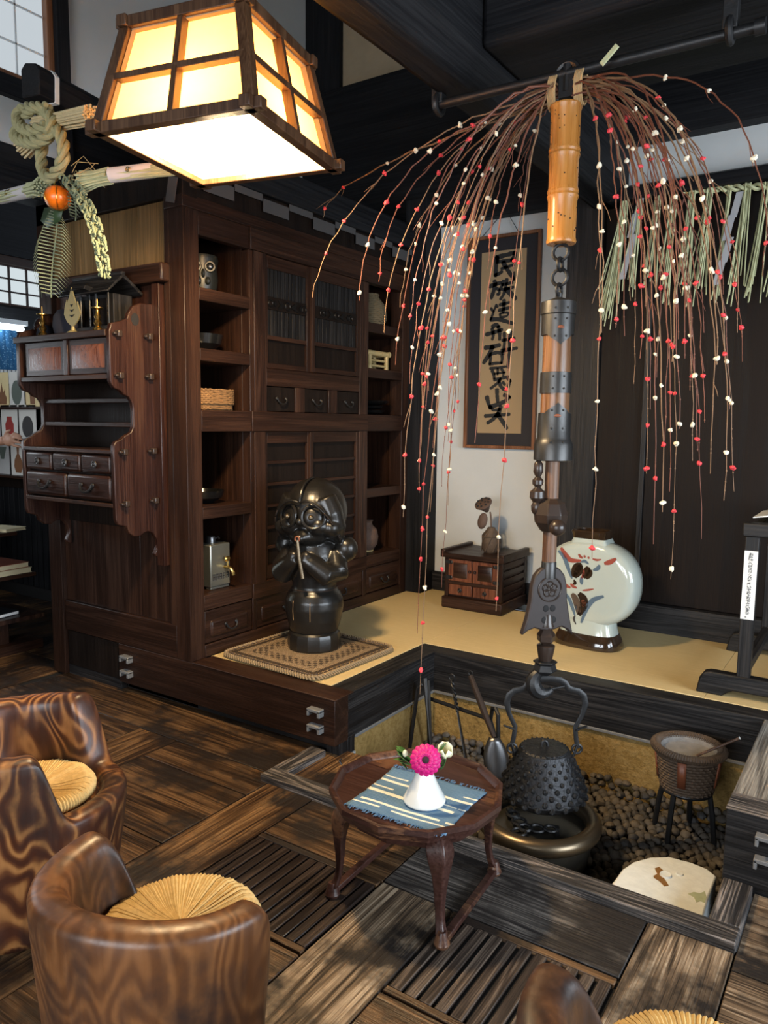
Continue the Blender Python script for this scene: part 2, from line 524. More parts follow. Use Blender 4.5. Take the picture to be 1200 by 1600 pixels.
        if bevel:
            b = o.modifiers.new('edge', 'BEVEL')
            b.width, b.segments, b.limit_method, b.angle_limit = bevel, 2, 'ANGLE', math.radians(40)
        return o


def tag(o, label=None, cat=None, group=None, kind=None):
    if label:
        o['label'] = label
    if cat:
        o['category'] = cat
    if group:
        o['group'] = group
    if kind:
        o['kind'] = kind
    return o


def thing(name, label, cat, loc=(0, 0, 0), rotz=0.0, group=None, kind=None):
    o = bpy.data.objects.new(name, None)
    o.empty_display_size = .05
    COL.objects.link(o)
    o.location = loc
    o.rotation_euler.z = rotz
    return tag(o, label, cat, group, kind)


def part(o, label):
    o['label'] = label
    return o


def box(name, mat, parent, x0, x1, y0, y1, z0, z1, bevel=.003):
    """box with its origin at its centre, so its grain differs from its neighbours'"""
    c = ((x0 + x1) / 2, (y0 + y1) / 2, (z0 + z1) / 2)
    return MB().box(x0 - c[0], x1 - c[0], y0 - c[1], y1 - c[1], z0 - c[2], z1 - c[2]).build(name, mat, parent, bevel, c)


def copy_of(o, parent=None, loc=None, rot=None, scale=None):
    c = o.copy()
    COL.objects.link(c)
    c.parent = parent
    if loc is not None:
        c.location = loc
    if rot is not None:
        c.rotation_euler = rot
    if scale is not None:
        c.scale = scale
    return c


def bez(p0, p1, p2, p3, n):
    out = []
    for i in range(n + 1):
        t_ = i / n
        a = (1 - t_)
        out.append(Vector(p0) * a ** 3 + Vector(p1) * (3 * a * a * t_) + Vector(p2) * (3 * a * t_ * t_) + Vector(p3) * t_ ** 3)
    return out


def structure(o):
    o['kind'] = 'structure'
    return o


# ------------------------------------------------------------------ the room
PZ = .26                    # height of the raised tatami floor
floor = structure(MB().box(-7.2, -1.93, -3.2, 2.62, -.30, -.012).box(-1.93, 3.2, -3.2, 2.19, -.30, -.012)
                  .box(-7.2, -3.9, 2.62, 5.2, -.30, -.012).build('floor', 'shadow_black'))


def plank(x0, x1, y0, y1, d, mat=None):
    g = .0025
    h = R.uniform(-.002, .001)
    box('plank', mat or ('floor_wood_x' if d == 'x' else 'floor_wood_y'), floor, x0 + g, x1 - g, y0 + g, y1 - g, -.012 + h, h, .003)


plank(-3.86, -2.0, 2.235, 2.60, 'x')
plank(-2.86, -2.605, 1.60, 2.235, 'y')
for a, b in ((.81, 1.22), (1.22, 1.63), (1.63, 2.045), (2.045, 2.235)):
    plank(-2.605, -1.99, a, b, 'x')
for a, b in ((.9, 1.25), (1.25, 1.6), (1.6, 1.92), (1.92, 2.235)):
    plank(-3.9, -2.86, a, b, 'x')
plank(-2.86, -2.605, .81, 1.60, 'y')
plank(-1.99, -1.755, .70, 2.60, 'y')
plank(-1.755, -1.24, 1.885, 2.165, 'x')
plank(-1.755, -1.24, 1.20, 1.475, 'x')
plank(-1.755, -1.24, .80, 1.20, 'x')
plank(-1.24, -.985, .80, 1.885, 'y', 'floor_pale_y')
plank(-1.24, -.487, 1.885, 2.165, 'x', 'grey_plank_x')
plank(-.985, -.487, 1.24, 1.49, 'x')
plank(-.985, -.487, .80, 1.24, 'x')
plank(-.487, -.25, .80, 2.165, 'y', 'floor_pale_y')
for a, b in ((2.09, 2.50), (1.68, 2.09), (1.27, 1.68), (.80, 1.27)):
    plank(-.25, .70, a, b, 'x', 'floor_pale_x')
for i, (a, b) in enumerate(((.70, 1.5), (1.5, 2.3), (2.3, 3.15))):
    for c in (0.8, 1.2, 1.6, 2.05):
        plank(a, b, c, c + .42, 'x')
for i in range(9):
    for c in (-3.1, -2.1, -1.1, -.1):
        plank(-3.9 + i * .78, -3.12 + i * .78, c, c + .9, 'xy'[i % 2])
for i in range(6):
    for c in (-1.0, .2, 1.4, 2.6, 3.8):
        plank(-7.1 + i * .53, -6.57 + i * .53, c, c + 1.2, 'y')

W = {}
W['scroll'] = structure(MB().box(-2.70, -1.60, 4.70, 4.80, .20, 2.80).build('wall_scroll_alcove', 'white_plaster'))
structure(box('trim_1', 'beam_wood_z', None, -2.84, -2.675, 4.50, 4.80, .20, 2.95))            # black strip between cabinet and plaster
structure(box('trim_2', 'black_wood_z', None, -1.675, -1.46, 4.46, 4.80, .20, 2.95))           # post right of the scroll
structure(box('trim_3', 'beam_wood_x', None, -3.85, .9, 4.62, 4.85, 2.795, 3.84))              # dark boarding above
wr = structure(MB().box(-1.46, 3.0, 4.53, 4.62, .20, 2.80).build('wall_right', 'dark_panel_wood'))
for x0, x1 in ((-1.46, -1.20), (-1.17, -.20), (-.17, .8), (.83, 1.8), (1.83, 2.8)):
    box('panel', 'dark_panel_wood', wr, x0, x1, 4.50, 4.53, .42, 2.70, .004)
box('stile', 'black_wood_z', wr, -1.20, -1.17, 4.48, 4.53, .42, 2.70)
structure(box('baseboard_right', 'black_wood_x', None, -1.46, 3.0, 4.44, 4.60, .25, .42))
structure(box('baseboard_back', 'black_wood_x', None, -2.70, -1.60, 4.665, 4.71, .25, .395))
structure(MB().box(-1.36, 3.0, 4.46, 4.62, 2.80, 3.0).build('wall_plaster_strip', 'white_plaster'))
structure(box('trim_4', 'beam_wood_x', None, -1.46, 3.0, 4.36, 4.62, 2.70, 2.765))
structure(box('trim_5', 'beam_wood_x', None, -1.36, 3.0, 4.36, 4.64, 3.0, 3.30))
structure(MB().box(-3.9, -1.4, 4.70, 4.80, 3.84, 5.2).build('wall_back_upper', 'tan_plaster'))
structure(box('trim_6', 'beam_wood_x', None, -3.9, -1.4, 4.63, 4.72, 3.78, 3.87))
structure(box('trim_7', 'beam_wood_z', None, -3.88, -3.53, 4.66, 4.78, 2.5, 5.2))                # corner post
structure(MB().box(-3.97, -3.85, -3.2, 4.75, 4.20, 5.2).box(-3.97, -3.85, 2.56, 4.75, 3.20, 4.20).box(-3.97, -3.85, -3.2, 2.62, 2.84, 3.12)
          .build('wall_left_upper', 'white_plaster'))
structure(box('trim_8', 'beam_wood_y', None, -3.98, -3.84, 2.62, 4.75, 2.55, 3.20))
structure(box('trim_9', 'beam_wood_z', None, -3.90, -3.81, 2.565, 2.64, 2.5, 5.2))               # post beside upper shoji
structure(box('trim_10', 'beam_wood_y', None, -3.95, -3.80, -3.2, 2.565, 3.07, 3.165))
structure(box('trim_11', 'beam_wood_y', None, -3.98, -3.83, -3.2, 2.62, 2.60, 2.84))
# upper shoji window
w1 = structure(MB().box(-3.90, -3.885, -.5, 2.56, 3.17, 4.2).build('window_1', 'shoji_lit'))
box('window_frame', 'frame_wood', w1, -3.885, -3.84, -.5, 2.56, 3.165, 3.20)
box('window_frame', 'frame_wood', w1, -3.885, -3.84, 2.53, 2.565, 3.20, 4.2)
for z_ in (3.36, 3.55, 3.74, 3.93):
    box('lattice_bar', 'shoji_paper', w1, -3.886, -3.878, -.5, 2.54, z_, z_ + .010, .001)
for y_ in (2.37, 2.18, 1.99, 1.8):
    box('lattice_bar', 'shoji_paper', w1, -3.886, -3.878, y_, y_ + .010, 3.2, 4.2, .001)

# the shop room at the far left: walls, shoji window, lamp
structure(MB().box(-7.2, -7.1, -3.2, 5.2, -.1, 5.2).build('wall_shop', 'dark_panel_wood'))
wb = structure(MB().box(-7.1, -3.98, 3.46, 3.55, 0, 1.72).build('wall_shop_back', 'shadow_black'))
for i in range(42):
    if i == 0:
        bb = box('panel_board', 'beam_wood_z', wb, -7.05, -6.985, 3.445, 3.46, .1, 1.35, .004)
    else:
        copy_of(bb, wb, (bb.location.x + i * .075, bb.location.y, bb.location.z))
w2 = structure(MB().box(-6.62, -6.60, 2.2, 4.2, 2.46, 2.80).build('window_2', 'shoji_lit_far'))
structure(MB().box(-6.72, -6.62, -3.2, 5.2, 0, 2.44).build('wall_shop_side', 'beam_wood_y'))
structure(box('trim_12', 'cabinet_wood_y', None, -6.63, -6.57, 2.2, 4.2, 2.81, 2.88))
structure(box('trim_13', 'beam_wood_y', None, -6.75, -6.55, -3.2, 5.2, 2.88, 3.6))
for z_ in (2.463, 2.572, 2.684, 2.795):
    box('lattice_bar', 'cabinet_wood_y', w2, -6.60, -6.585, 2.2, 4.2, z_ - .007, z_ + .007, .001)
for k in range(13):
    box('lattice_bar', 'cabinet_wood_z', w2, -6.60, -6.58, 4.03 - k * .165, 4.045 - k * .165, 2.45, 2.80, .001)

# walls behind and beside the camera, with the openings the daylight comes through
structure(MB().box(-7.2, -2.3, -3.2, -3.1, 0, 5.2).box(1.1, 3.2, -3.2, -3.1, 0, 5.2).box(-2.3, 1.1, -3.2, -3.1, 0, .6)
          .box(-2.3, 1.1, -3.2, -3.1, 2.5, 5.2).build('wall_behind', 'tan_plaster'))
structure(MB().box(3.1, 3.2, -3.1, .3, 0, 5.2).box(3.1, 3.2, 3.5, 4.7, 0, 5.2).box(3.1, 3.2, .3, 3.5, 0, .5)
          .box(3.1, 3.2, .3, 3.5, 2.4, 5.2).build('wall_garden', 'tan_plaster'))
structure(MB().box(-7.2, 3.2, -3.2, 5.2, 5.2, 5.3).build('ceiling', 'beam_wood_y'))
cl = structure(MB().box(-1.35, 3.1, -3.1, 4.7, 3.42, 3.5).build('ceiling_boards', 'beam_wood_x'))

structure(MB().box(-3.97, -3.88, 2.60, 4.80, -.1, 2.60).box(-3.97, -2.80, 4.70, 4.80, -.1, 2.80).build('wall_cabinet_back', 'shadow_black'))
# roof timbers
by = structure(MB().prism([(-1.60, 2.80), (-1.53, 2.70), (-1.40, 2.70), (-1.33, 2.79), (-1.33, 3.12), (-1.60, 3.12)], 'y', -2.5, 4.66)
               .build('beam', 'beam_wood_y', None, .02))
structure(box('beam', 'beam_wood_x', None, -1.33, 3.1, 2.60, 2.98, 2.80, 3.16, .02))
structure(box('beam', 'beam_wood_x', None, -1.33, 3.1, 3.25, 3.55, 2.93, 3.2, .02))
structure(box('beam', 'beam_wood_y', None, -2.95, -2.77, 2.48, 4.66, 2.62, 2.78, .01))

# ------------------------------------------------------------------ raised floor round the hearth
pf = thing('raised_platform', 'dark timber platform edge around the sunken hearth carrying the tatami', 'platform', kind='thing')
box('face_board', 'cabinet_wood_x', pf, -3.365, -1.904, 2.50, 2.60, .05, PZ)
box('post', 'black_wood_z', pf, -1.98, -1.906, 2.598, 2.652, -.02, .06)
box('post', 'black_wood_z', pf, -1.98, -1.906, 2.535, 2.598, -.02, .052)
box('metal_strip', 'nail_grey', pf, -1.912, -.345, 3.360, 3.374, .040, .054, .002)
box('metal_strip', 'nail_grey', pf, -1.914, -1.903, 2.655, 3.36, .040, .054, .002)
box('edge_beam', 'black_wood_y', pf, -2.03, -1.907, 2.60, 3.37, .055, PZ)
box('edge_beam', 'black_wood_x', pf, -2.03, 3.0, 3.365, 3.47, .055, PZ)
box('top_rail', 'cabinet_wood_x', pf, -2.79, -1.9, 2.497, 2.635, PZ - .004, PZ + .003)
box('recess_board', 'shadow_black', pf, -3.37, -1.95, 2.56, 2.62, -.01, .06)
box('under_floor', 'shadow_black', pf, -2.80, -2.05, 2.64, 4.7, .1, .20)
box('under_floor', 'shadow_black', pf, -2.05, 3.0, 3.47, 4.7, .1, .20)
box('edge_beam', 'black_wood_x', pf, -.34, 3.0, 2.485, 2.60, .02, PZ)
box('top_board', 'bench_wood_y', pf, -.342, .12, 2.60, 3.365, .19, PZ - .002)
box('top_board', 'hearth_frame_wood_x', pf, -.342, 3.0, 2.482, 2.605, PZ - .004, PZ + .003)
box('top_board', 'bench_wood_y', pf, .12, 3.0, 2.60, 3.365, .19, PZ - .002)
box('side_board', 'black_wood_y', pf, -.342, -.30, 2.50, 3.37, -.25, .19)
box('side_board', 'black_wood_x', pf, -.336, 3.0, 2.50, 2.56, -.02, .19)


def peg(x, y, z, face='y'):
    m = MB().box(-.036, .036, -.035, 0, .004, .017).box(-.036, -.026, -.035, 0, -.017, .012).box(.022, .036, -.035, 0, -.017, .012)
    return m.build('peg', 'nail_grey', pf, .002, (x, y, z))


for x, z in ((-2.00, .192), (-2.00, .118), (-3.285, .192), (-3.285, .112)):
    peg(x, 2.502, z)
for x, z in ((-.215, .192), (-.215, .118)):
    peg(x, 2.486, z)
# tatami mats
for lab, x0, x1, y0, y1, in (('tatami mat under the carved figure beside the cabinet', -2.795, -2.031, 2.63, 4.70),
                            ('tatami mat under the celadon vase in front of the dark panels', -2.03, -.598, 3.475, 4.44),
                            ('tatami mat strip at the foot of the slipper rack', -.597, 3.0, 3.475, 4.44)):
    tag(MB().box(x0 + .0003, x1 - .0003, y0, y1, .205, PZ + .002).build('tatami_mat', 'tatami', None, .0015), lab, 'tatami', 'tatami mats on the platform')

# ------------------------------------------------------------------ hearth pit
pit = structure(MB().box(-1.96, -1.915, 2.645, 3.375, -.30, .055).build('wall_hearth_left', 'ochre_earth'))
structure(MB().box(-1.93, -.34, 3.375, 3.43, -.30, .055).build('wall_hearth_back', 'ochre_earth'))
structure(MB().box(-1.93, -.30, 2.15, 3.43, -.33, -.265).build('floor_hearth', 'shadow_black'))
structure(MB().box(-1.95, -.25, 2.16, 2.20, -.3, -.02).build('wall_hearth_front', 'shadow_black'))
structure(MB().box(-1.925, -1.90, 2.19, 2.65, -.3, -.02).build('wall_hearth_side', 'white_plaster'))
hf = thing('hearth_frame', 'low worn timber frame laid on the floor along the front of the hearth', 'hearth frame')
box('frame_rail', 'hearth_frame_wood_x', hf, -2.03, -.25, 2.165, 2.245, -.01, .028, .004)
box('frame_rail', 'hearth_frame_wood_y', hf, -.335, -.25, 2.245, 2.486, -.01, .028, .004)
box('frame_rail', 'hearth_frame_wood_y', hf, -2.03, -1.95, 2.245, 2.497, -.01, .028, .004)

# floor grates
for lab, x0, x1, y0, y1, ns, mt, gap in (('dark slatted floor grate between the near stool chair and the low table', -1.752, -1.242, 1.478, 1.882, 13, 'dark_slat_wood_y', .008),
                                         ('worn grey slatted floor grate in front of the low table', -.983, -.489, 1.492, 1.882, 11, 'slat_wood_y', .013)):
    g = thing('floor_grate', lab, 'floor grate', ((x0 + x1) / 2, (y0 + y1) / 2, 0), group='slatted floor grates')
    hx, hy = (x1 - x0) / 2 - .003, (y1 - y0) / 2 - .003
    MB().box(-hx, hx, hy - .026, hy, -.012, .001).build('end_rail', 'floor_wood_x', g, .002)
    MB().box(-hx, hx, -hy, -hy + .022, -.012, .001).build('end_rail', 'floor_wood_x', g, .002)
    pitch = 2 * hx / ns
    s0 = MB().box(-pitch / 2 + gap / 2, pitch / 2 - gap / 2, -hy + .024, hy - .028, -.0115, .0005).build('slat', mt, g, .002, (-hx + pitch / 2, 0, 0))
    for k in range(1, ns):
        copy_of(s0, g, (-hx + pitch * (k + .5), 0, R.uniform(-.001, .001)))

# ------------------------------------------------------------------ the built-in display cabinet (front at x = -2.80)
CX = -2.80
cab = thing('display_cabinet', 'tall built-in dark wood cabinet with open shelves, sliding doors and drawers', 'cabinet')
BK = -3.36


def handle(parent, y, z, wdt=.07, x=CX):
    """drop handle on a face that looks along +x"""
    m = MB()
    m.ball((x + .006, y - wdt / 2, z), (.006, .010, .010), 8, 6).ball((x + .006, y + wdt / 2, z), (.006, .010, .010), 8, 6)
    m.tube(bez((x + .012, y - wdt / 2, z), (x + .022, y - wdt * .5, z - .04), (x + .022, y + wdt * .5, z - .04), (x + .012, y + wdt / 2, z), 9), .0045, 6)
    return m.build('handle', 'iron', parent)


def cb(name, mat, x0, x1, y0, y1, z0, z1, bevel=.003, parent=None):
    return box(name, mat, parent or cab, x0, x1, y0, y1, z0, z1, bevel)


cb('corner_post', 'cabinet_wood_z', CX - .10, CX, 2.50, 2.595, PZ, 2.48)
cb('post', 'cabinet_wood_z', CX - .06, CX - .004, 2.94, 2.966, .50, 2.33)
cb('post', 'cabinet_wood_z', CX - .10, CX, 4.42, 4.555, PZ, 2.48)
cb('stile', 'grain_wood_z', CX - .06, CX + .004, 2.966, 3.06, 1.506, 2.33)
cb('stile', 'grain_wood_z', CX - .06, CX + .003, 3.92, 4.01, .583, 2.33)
cb('stile', 'cabinet_wood_z', CX - .06, CX + .002, 2.966, 3.05, .58, 1.40)
cb('side_panel', 'dark_panel_wood', BK, CX - .10, 2.56, 2.592, PZ, 2.48)
cb('partition', 'cabinet_wood_z', BK, CX - .06, 2.94, 2.962, PZ, 2.40)
cb('partition', 'cabinet_wood_z', BK, CX - .06, 3.985, 4.008, PZ, 2.40)
cb('side_panel', 'cabinet_wood_z', BK, CX - .10, 4.44, 4.555, PZ, 2.48)
cb('back_panel', 'dark_panel_wood', BK - .02, BK, 2.56, 4.56, PZ, 2.60)
cb('header', 'cabinet_wood_y', CX - .05, CX - .002, 2.595, 2.94, 2.332, 2.48)
cb('header', 'cabinet_wood_y', CX - .05, CX + .006, 2.944, 4.42, 2.332, 2.44)
cb('cornice', 'cabinet_wood_y', CX - .12, CX + .008, 2.49, 4.56, 2.44, 2.50)
cb('cornice', 'dark_panel_wood', CX - .12, CX - .004, 2.49, 4.56, 2.50, 2.63)
cb('top_board', 'shadow_black', -3.84, CX - .05, 2.52, 4.60, 2.60, 2.63)
cb('mid_rail', 'cabinet_wood_y', BK, CX + .002, 2.595, 2.942, 1.40, 1.506)
cb('mid_rail', 'cabinet_wood_y', BK, CX + .006, 2.945, 4.012, 1.40, 1.506)
cb('mid_rail', 'cabinet_wood_y', BK, CX + .002, 4.013, 4.42, 1.40, 1.506)
for z0, z1 in ((2.03, 2.09), (1.743, 1.803), (.966, 1.026), (.502, .580)):
    cb('shelf', 'cabinet_wood_y', BK, CX - .002, 2.595, 2.94, z0, z1)
    cb('shelf', 'cabinet_wood_y', BK, CX - .002, 4.01, 4.42, z0, z1)
cb('lower_rail', 'cabinet_wood_y', CX - .06, CX + .004, 2.945, 4.01, .495, .582)
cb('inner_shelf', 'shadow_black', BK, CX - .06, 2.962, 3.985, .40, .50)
cb('base_leak_block', 'shadow_black', -3.84, CX - .02, 2.56, 4.60, .0, PZ - .001)  # unseen solid block added to stop light leaking in under the cabinet
cb('plinth', 'cabinet_wood_y', CX - .10, CX + .002, 2.595, 4.42, PZ + .002, .325)
cb('drawer_divider', 'cabinet_wood_z', CX - .06, CX + .001, 2.942, 2.972, .325, .502)
cb('drawer_divider', 'cabinet_wood_z', CX - .06, CX + .001, 3.47, 3.50, .325, .502)
cb('drawer_divider', 'cabinet_wood_z', CX - .06, CX + .001, 3.97, 4.01, .325, .502)
for y0, y1 in ((2.598, 2.939), (2.975, 3.467), (3.503, 3.967), (4.013, 4.418)):
    d = cb('drawer', 'cabinet_wood_y', CX - .07, CX - .004, y0, y1, .330, .498, .004)
    dp = box('drawer_face', 'cabinet_wood_y', d, -.005, .042, -(y1 - y0) / 2 + .035, (y1 - y0) / 2 - .035, -.058, .030, .014)
    handle(d, 0, -.005, .075, .041)
# small drawers under the upper doors
cb('drawer_rail', 'cabinet_wood_y', CX - .05, CX + .002, 3.06, 3.92, 1.645, 1.737)
for y0, y1 in ((3.30, 3.38), (3.602, 3.69)):
    cb('drawer_divider', 'grain_wood_z', CX - .05, CX + .001, y0, y1, 1.506, 1.645)
for y0, y1 in ((3.062, 3.298), (3.382, 3.60), (3.692, 3.918)):
    d = cb('drawer', 'dark_panel_wood', CX - .06, CX - .006, y0, y1, 1.509, 1.642)
    handle(d, 0, .004, .075, .028)
# upper sliding doors with vertical slats and a pierced band
for y0, y1, xo in ((3.062, 3.448, -.014), (3.446, 3.918, .0)):
    x1 = CX + xo
    cy = (y0 + y1) / 2
    d = box('sliding_door', 'dark_panel_wood', cab, x1 - .028, x1 - .020, y0, y1, 1.74, 2.33, .002)
    L = lambda n_, m_, a0, a1, b0, b1, c0, c1, bv=.002: box(n_, m_, d, a0 - x1 + .024, a1 - x1 + .024, b0 - cy, b1 - cy, c0 - 2.035, c1 - 2.035, bv)
    L('door_stile', 'cabinet_wood_z', x1 - .02, x1, y0, y0 + .028, 1.74, 2.33)
    L('door_stile', 'cabinet_wood_z', x1 - .02, x1, y1 - .03, y1, 1.74, 2.33)
    for z0, z1 in ((2.265, 2.33), (1.892, 1.915), (1.74, 1.768)):
        L('door_rail', 'cabinet_wood_y', x1 - .02, x1 - .001, y0 + .028, y1 - .03, z0, z1)
    L('carved_band', 'dark_panel_wood', x1 - .02, x1 - .003, y0 + .028, y1 - .03, 2.052, 2.12)
    ns = 11
    pw = (y1 - y0 - .058) / ns
    s0 = None
    for k in range(ns):
        for z0, z1 in ((1.915, 2.052), (2.12, 2.265)):
            L('slat', 'black_wood_z', x1 - .02, x1 - .009, y0 + .028 + k * pw + .003, y0 + .028 + (k + 1) * pw - .003, z0, z1, .001)
    # wrought ornament: a ring, a bow and a ring
    om = MB()
    for dy in (-.14, .14):
        om.torus((.024 - .001, dy, .05), .017, .005, 14, 6, 'x')
    om.torus((.023, 0, .05), .020, .006, 14, 6, 'x')
    for sg in (-1, 1):
        om.prism([(sg * .02, .045), (sg * .055, .068), (sg * .085, .074), (sg * .065, .05), (sg * .085, .026), (sg * .055, .032)], 'x', .020, .027)
        om.prism([(sg * .093, .05), (sg * .108, .066), (sg * .118, .05), (sg * .108, .034)], 'x', .020, .027)
    om.build('ornament', 'dark_metal', d)
# lower sliding doors with horizontal battens
for y0, y1, xo in ((3.05, 3.452, -.014), (3.43, 3.918, 0)):
    x1 = CX + xo
    cy = (y0 + y1) / 2
    d = box('sliding_door', 'dark_panel_wood', cab, x1 - .028, x1 - .020, y0, y1, .584, 1.398, .002)
    L = lambda n_, m_, a0, a1, b0, b1, c0, c1, bv=.002: box(n_, m_, d, a0 - x1 + .024, a1 - x1 + .024, b0 - cy, b1 - cy, c0 - .991, c1 - .991, bv)
    L('door_stile', 'cabinet_wood_z', x1 - .02, x1, y0, y0 + .030, .584, 1.398)
    L('door_stile', 'cabinet_wood_z', x1 - .02, x1, y1 - .03, y1, .584, 1.398)
    L('door_rail', 'cabinet_wood_y', x1 - .02, x1 - .001, y0 + .03, y1 - .03, 1.335, 1.398)
    L('door_rail', 'cabinet_wood_y', x1 - .02, x1 - .001, y0 + .03, y1 - .03, .584, .66)
    for z_ in (1.23, 1.11, .99, .87, .76):
        L('batten', 'cabinet_wood_y', x1 - .02, x1 - .006, y0 + .03, y1 - .03, z_ - .008, z_ + .008, .001)

# stepped grey slips hanging along the cornice
for k in range(10):
    y_ = 2.62 + k * .205
    o = box('slip', 'slip_grey', None, CX + .012, CX + .015, y_, y_ + .20, 2.535 + (.05 if k % 2 else 0), 2.60 + (.05 if k % 2 else 0), .0)
    tag(o, 'grey paper slip on the cabinet cornice, %s from the lantern end' % ('first second third fourth fifth sixth seventh eighth ninth tenth'.split()[k]), 'paper slip', 'grey slips along the cornice')

tag(MB().box(-.030, .030, -.0015, .0015, -.055, .055).build('slip', 'slip_grey', None, 0, spot(268, 296, y=2.44)), 'single grey paper slip dangling at the cabinet corner below the lantern', 'paper slip').rotation_euler.y = .25
# flank of the cabinet, looking towards the camera (y = 2.50)
fl = thing('cabinet_flank', 'panelled dark wood flank of the cabinet behind the hanging wall shelf', 'wall panel')


def fb(name, mat, x0, x1, z0, z1, y0=2.50, y1=2.55, bevel=.003, parent=None):
    return box(name, mat, parent or fl, x0, x1, y0, y1, z0, z1, bevel)


fb('post', 'cabinet_wood_z', -2.937, -2.902, .43, 2.48, 2.502, 2.56)
fb('rail', 'cabinet_wood_x', -3.835, -2.902, .262, .432, 2.501, 2.56)
fb('post', 'cabinet_wood_z', -3.95, -3.84, 0, 2.60, 2.49, 2.60)
fb('panel', 'cabinet_wood_z', -3.84, -3.19, .432, 1.0, 2.520, 2.54)
fb('panel', 'cabinet_wood_z', -3.188, -2.937, .432, 1.0, 2.520, 2.54)
fb('panel', 'dark_panel_wood', -3.835, -3.37, .055, .255, 2.512, 2.54)
fb('rail', 'black_wood_x', -3.84, -3.37, -.005, .055, 2.515, 2.56)
fb('panel', 'red_wood_z', -3.84, -3.012, 1.0, 2.11, 2.518, 2.54)
fb('strip', 'red_wood_z', -3.008, -2.955, .73, 2.105, 2.478, 2.52)
fb('panel', 'cabinet_wood_z', -2.955, -2.937, .43, 2.12, 2.510, 2.54)
fb('cap_rail', 'cabinet_wood_x', -3.84, -2.905, 2.108, 2.195, 2.455, 2.53, .01)
fb('rail', 'dark_panel_wood', -3.95, -2.79, 2.49, 2.62, 2.49, 2.58)
for x0, x1 in ((-3.84, -3.60), (-3.597, -3.36), (-3.357, -3.145), (-3.142, -2.91)):
    fb('board', 'pale_board_wood', x0, x1, 2.197, 2.488, 2.515, 2.54)

# ------------------------------------------------------------------ hanging wall shelf with scalloped cheeks
ws = thing('wall_shelf', 'reddish wood hanging shelf with scalloped cheeks and small drawers', 'wall shelf', (0, 0, 0))
prof = [(2.497, 2.010), (2.413, 2.005), (2.370, 1.985), (2.343, 1.95), (2.335, 1.925), (2.298, 1.908), (2.245, 1.893), (2.233, 1.86), (2.231, 1.63),
        (2.250, 1.60), (2.287, 1.588), (2.302, 1.572), (2.331, 1.562), (2.350, 1.535), (2.355, 1.50), (2.355, 1.424), (2.340, 1.395), (2.305, 1.378), (2.285, 1.363),
        (2.250, 1.350), (2.237, 1.33), (2.238, 1.285), (2.241, .985), (2.252, .958), (2.299, .945), (2.310, .915), (2.340, .892), (2.378, .890), (2.400, .903),
        (2.427, .908), (2.455, .895), (2.478, .862), (2.484, .835), (2.474, .81), (2.462, .79), (2.470, .775), (2.497, .770)]
MB().prism(prof, 'x', -3.03, -3.005).build('cheek', 'red_wood_z', ws, .004)
MB().prism(prof, 'x', -3.765, -3.74).build('cheek', 'red_wood_z', ws, .004)
ho = MB().prism([(2.378 + .022 * math.cos(a * PI / 6), 1.925 + .030 * math.sin(a * PI / 6)) for a in range(12)], 'x', -3.006, -3.0035).build('piercing', 'shadow_black', ws)
for y_, z_ in ((2.274, 1.848), (2.450, 1.851), (2.278, 1.657), (2.450, 1.661), (2.288, 1.302), (2.457, 1.303), (2.291, 1.056), (2.462, 1.059)):
    pg = MB().box(-.0, .030, -.012, .012, -.015, .015).build('peg', 'turned_dark_wood', ws, .004, (-3.006, y_, z_))
    MB().box(.004, .022, -.028, -.012, -.006, .006).build('wedge', 'turned_dark_wood', pg, .003)
wsb = lambda n_, m_, x0, x1, y0, y1, z0, z1, bv=.003: box(n_, m_, ws, x0, x1, y0, y1, z0, z1, bv)
wsb('top_board', 'cabinet_wood_x', -3.775, -3.03, 2.225, 2.50, 1.835, 1.866)
wsb('bottom_board', 'cabinet_wood_x', -3.74, -3.03, 2.236, 2.50, 1.640, 1.665)
wsb('back_board', 'dark_panel_wood', -3.74, -3.03, 2.485, 2.515, .9, 1.84)
wsb('box_back', 'dark_panel_wood', -3.74, -3.03, 2.262, 2.28, 1.665, 1.835)
wsb('divider', 'red_wood_z', -3.375, -3.34, 2.24, 2.30, 1.665, 1.835)
for x0, x1 in ((-3.70, -3.375), (-3.34, -3.035)):
    d = wsb('drawer', 'red_wood_x', x0, x1, 2.246, 2.45, 1.668, 1.832, .002)
    hx, hz = (x1 - x0) / 2 - .025, .055
    MB().add([(-hx, -.102, -hz), (hx, -.102, -hz), (hx, -.102, hz), (-hx, -.102, hz), (0, -.130, 0)], [(0, 1, 4), (1, 2, 4), (2, 3, 4), (3, 0, 4)]).build('raised_panel', 'burl_wood', d)
wsb('slat_rail', 'cabinet_wood_x', -3.74, -3.03, 2.36, 2.39, 1.535, 1.557)
wsb('slat_rail', 'cabinet_wood_x', -3.74, -3.03, 2.36, 2.39, 1.418, 1.440)
wsb('drawer_top', 'red_wood_x', -3.745, -3.03, 2.238, 2.50, 1.292, 1.312)
wsb('drawer_bottom', 'cabinet_wood_x', -3.745, -3.03, 2.240, 2.50, 1.038, 1.058)
wsb('drawer_carcass', 'dark_panel_wood', -3.74, -3.03, 2.27, 2.48, 1.058, 1.292)
for k in range(3):
    x0 = -3.735 + k * .235
    d = wsb('drawer', 'red_wood_x', x0, x0 + .225, 2.240, 2.30, 1.195, 1.288, .014)
    MB().torus((0, -.036, -.002), .014, .005, 14, 6, 'y').ball((0, -.034, 0), (.009, .008, .009), 8, 6).build('ring_pull', 'dull_steel', d)
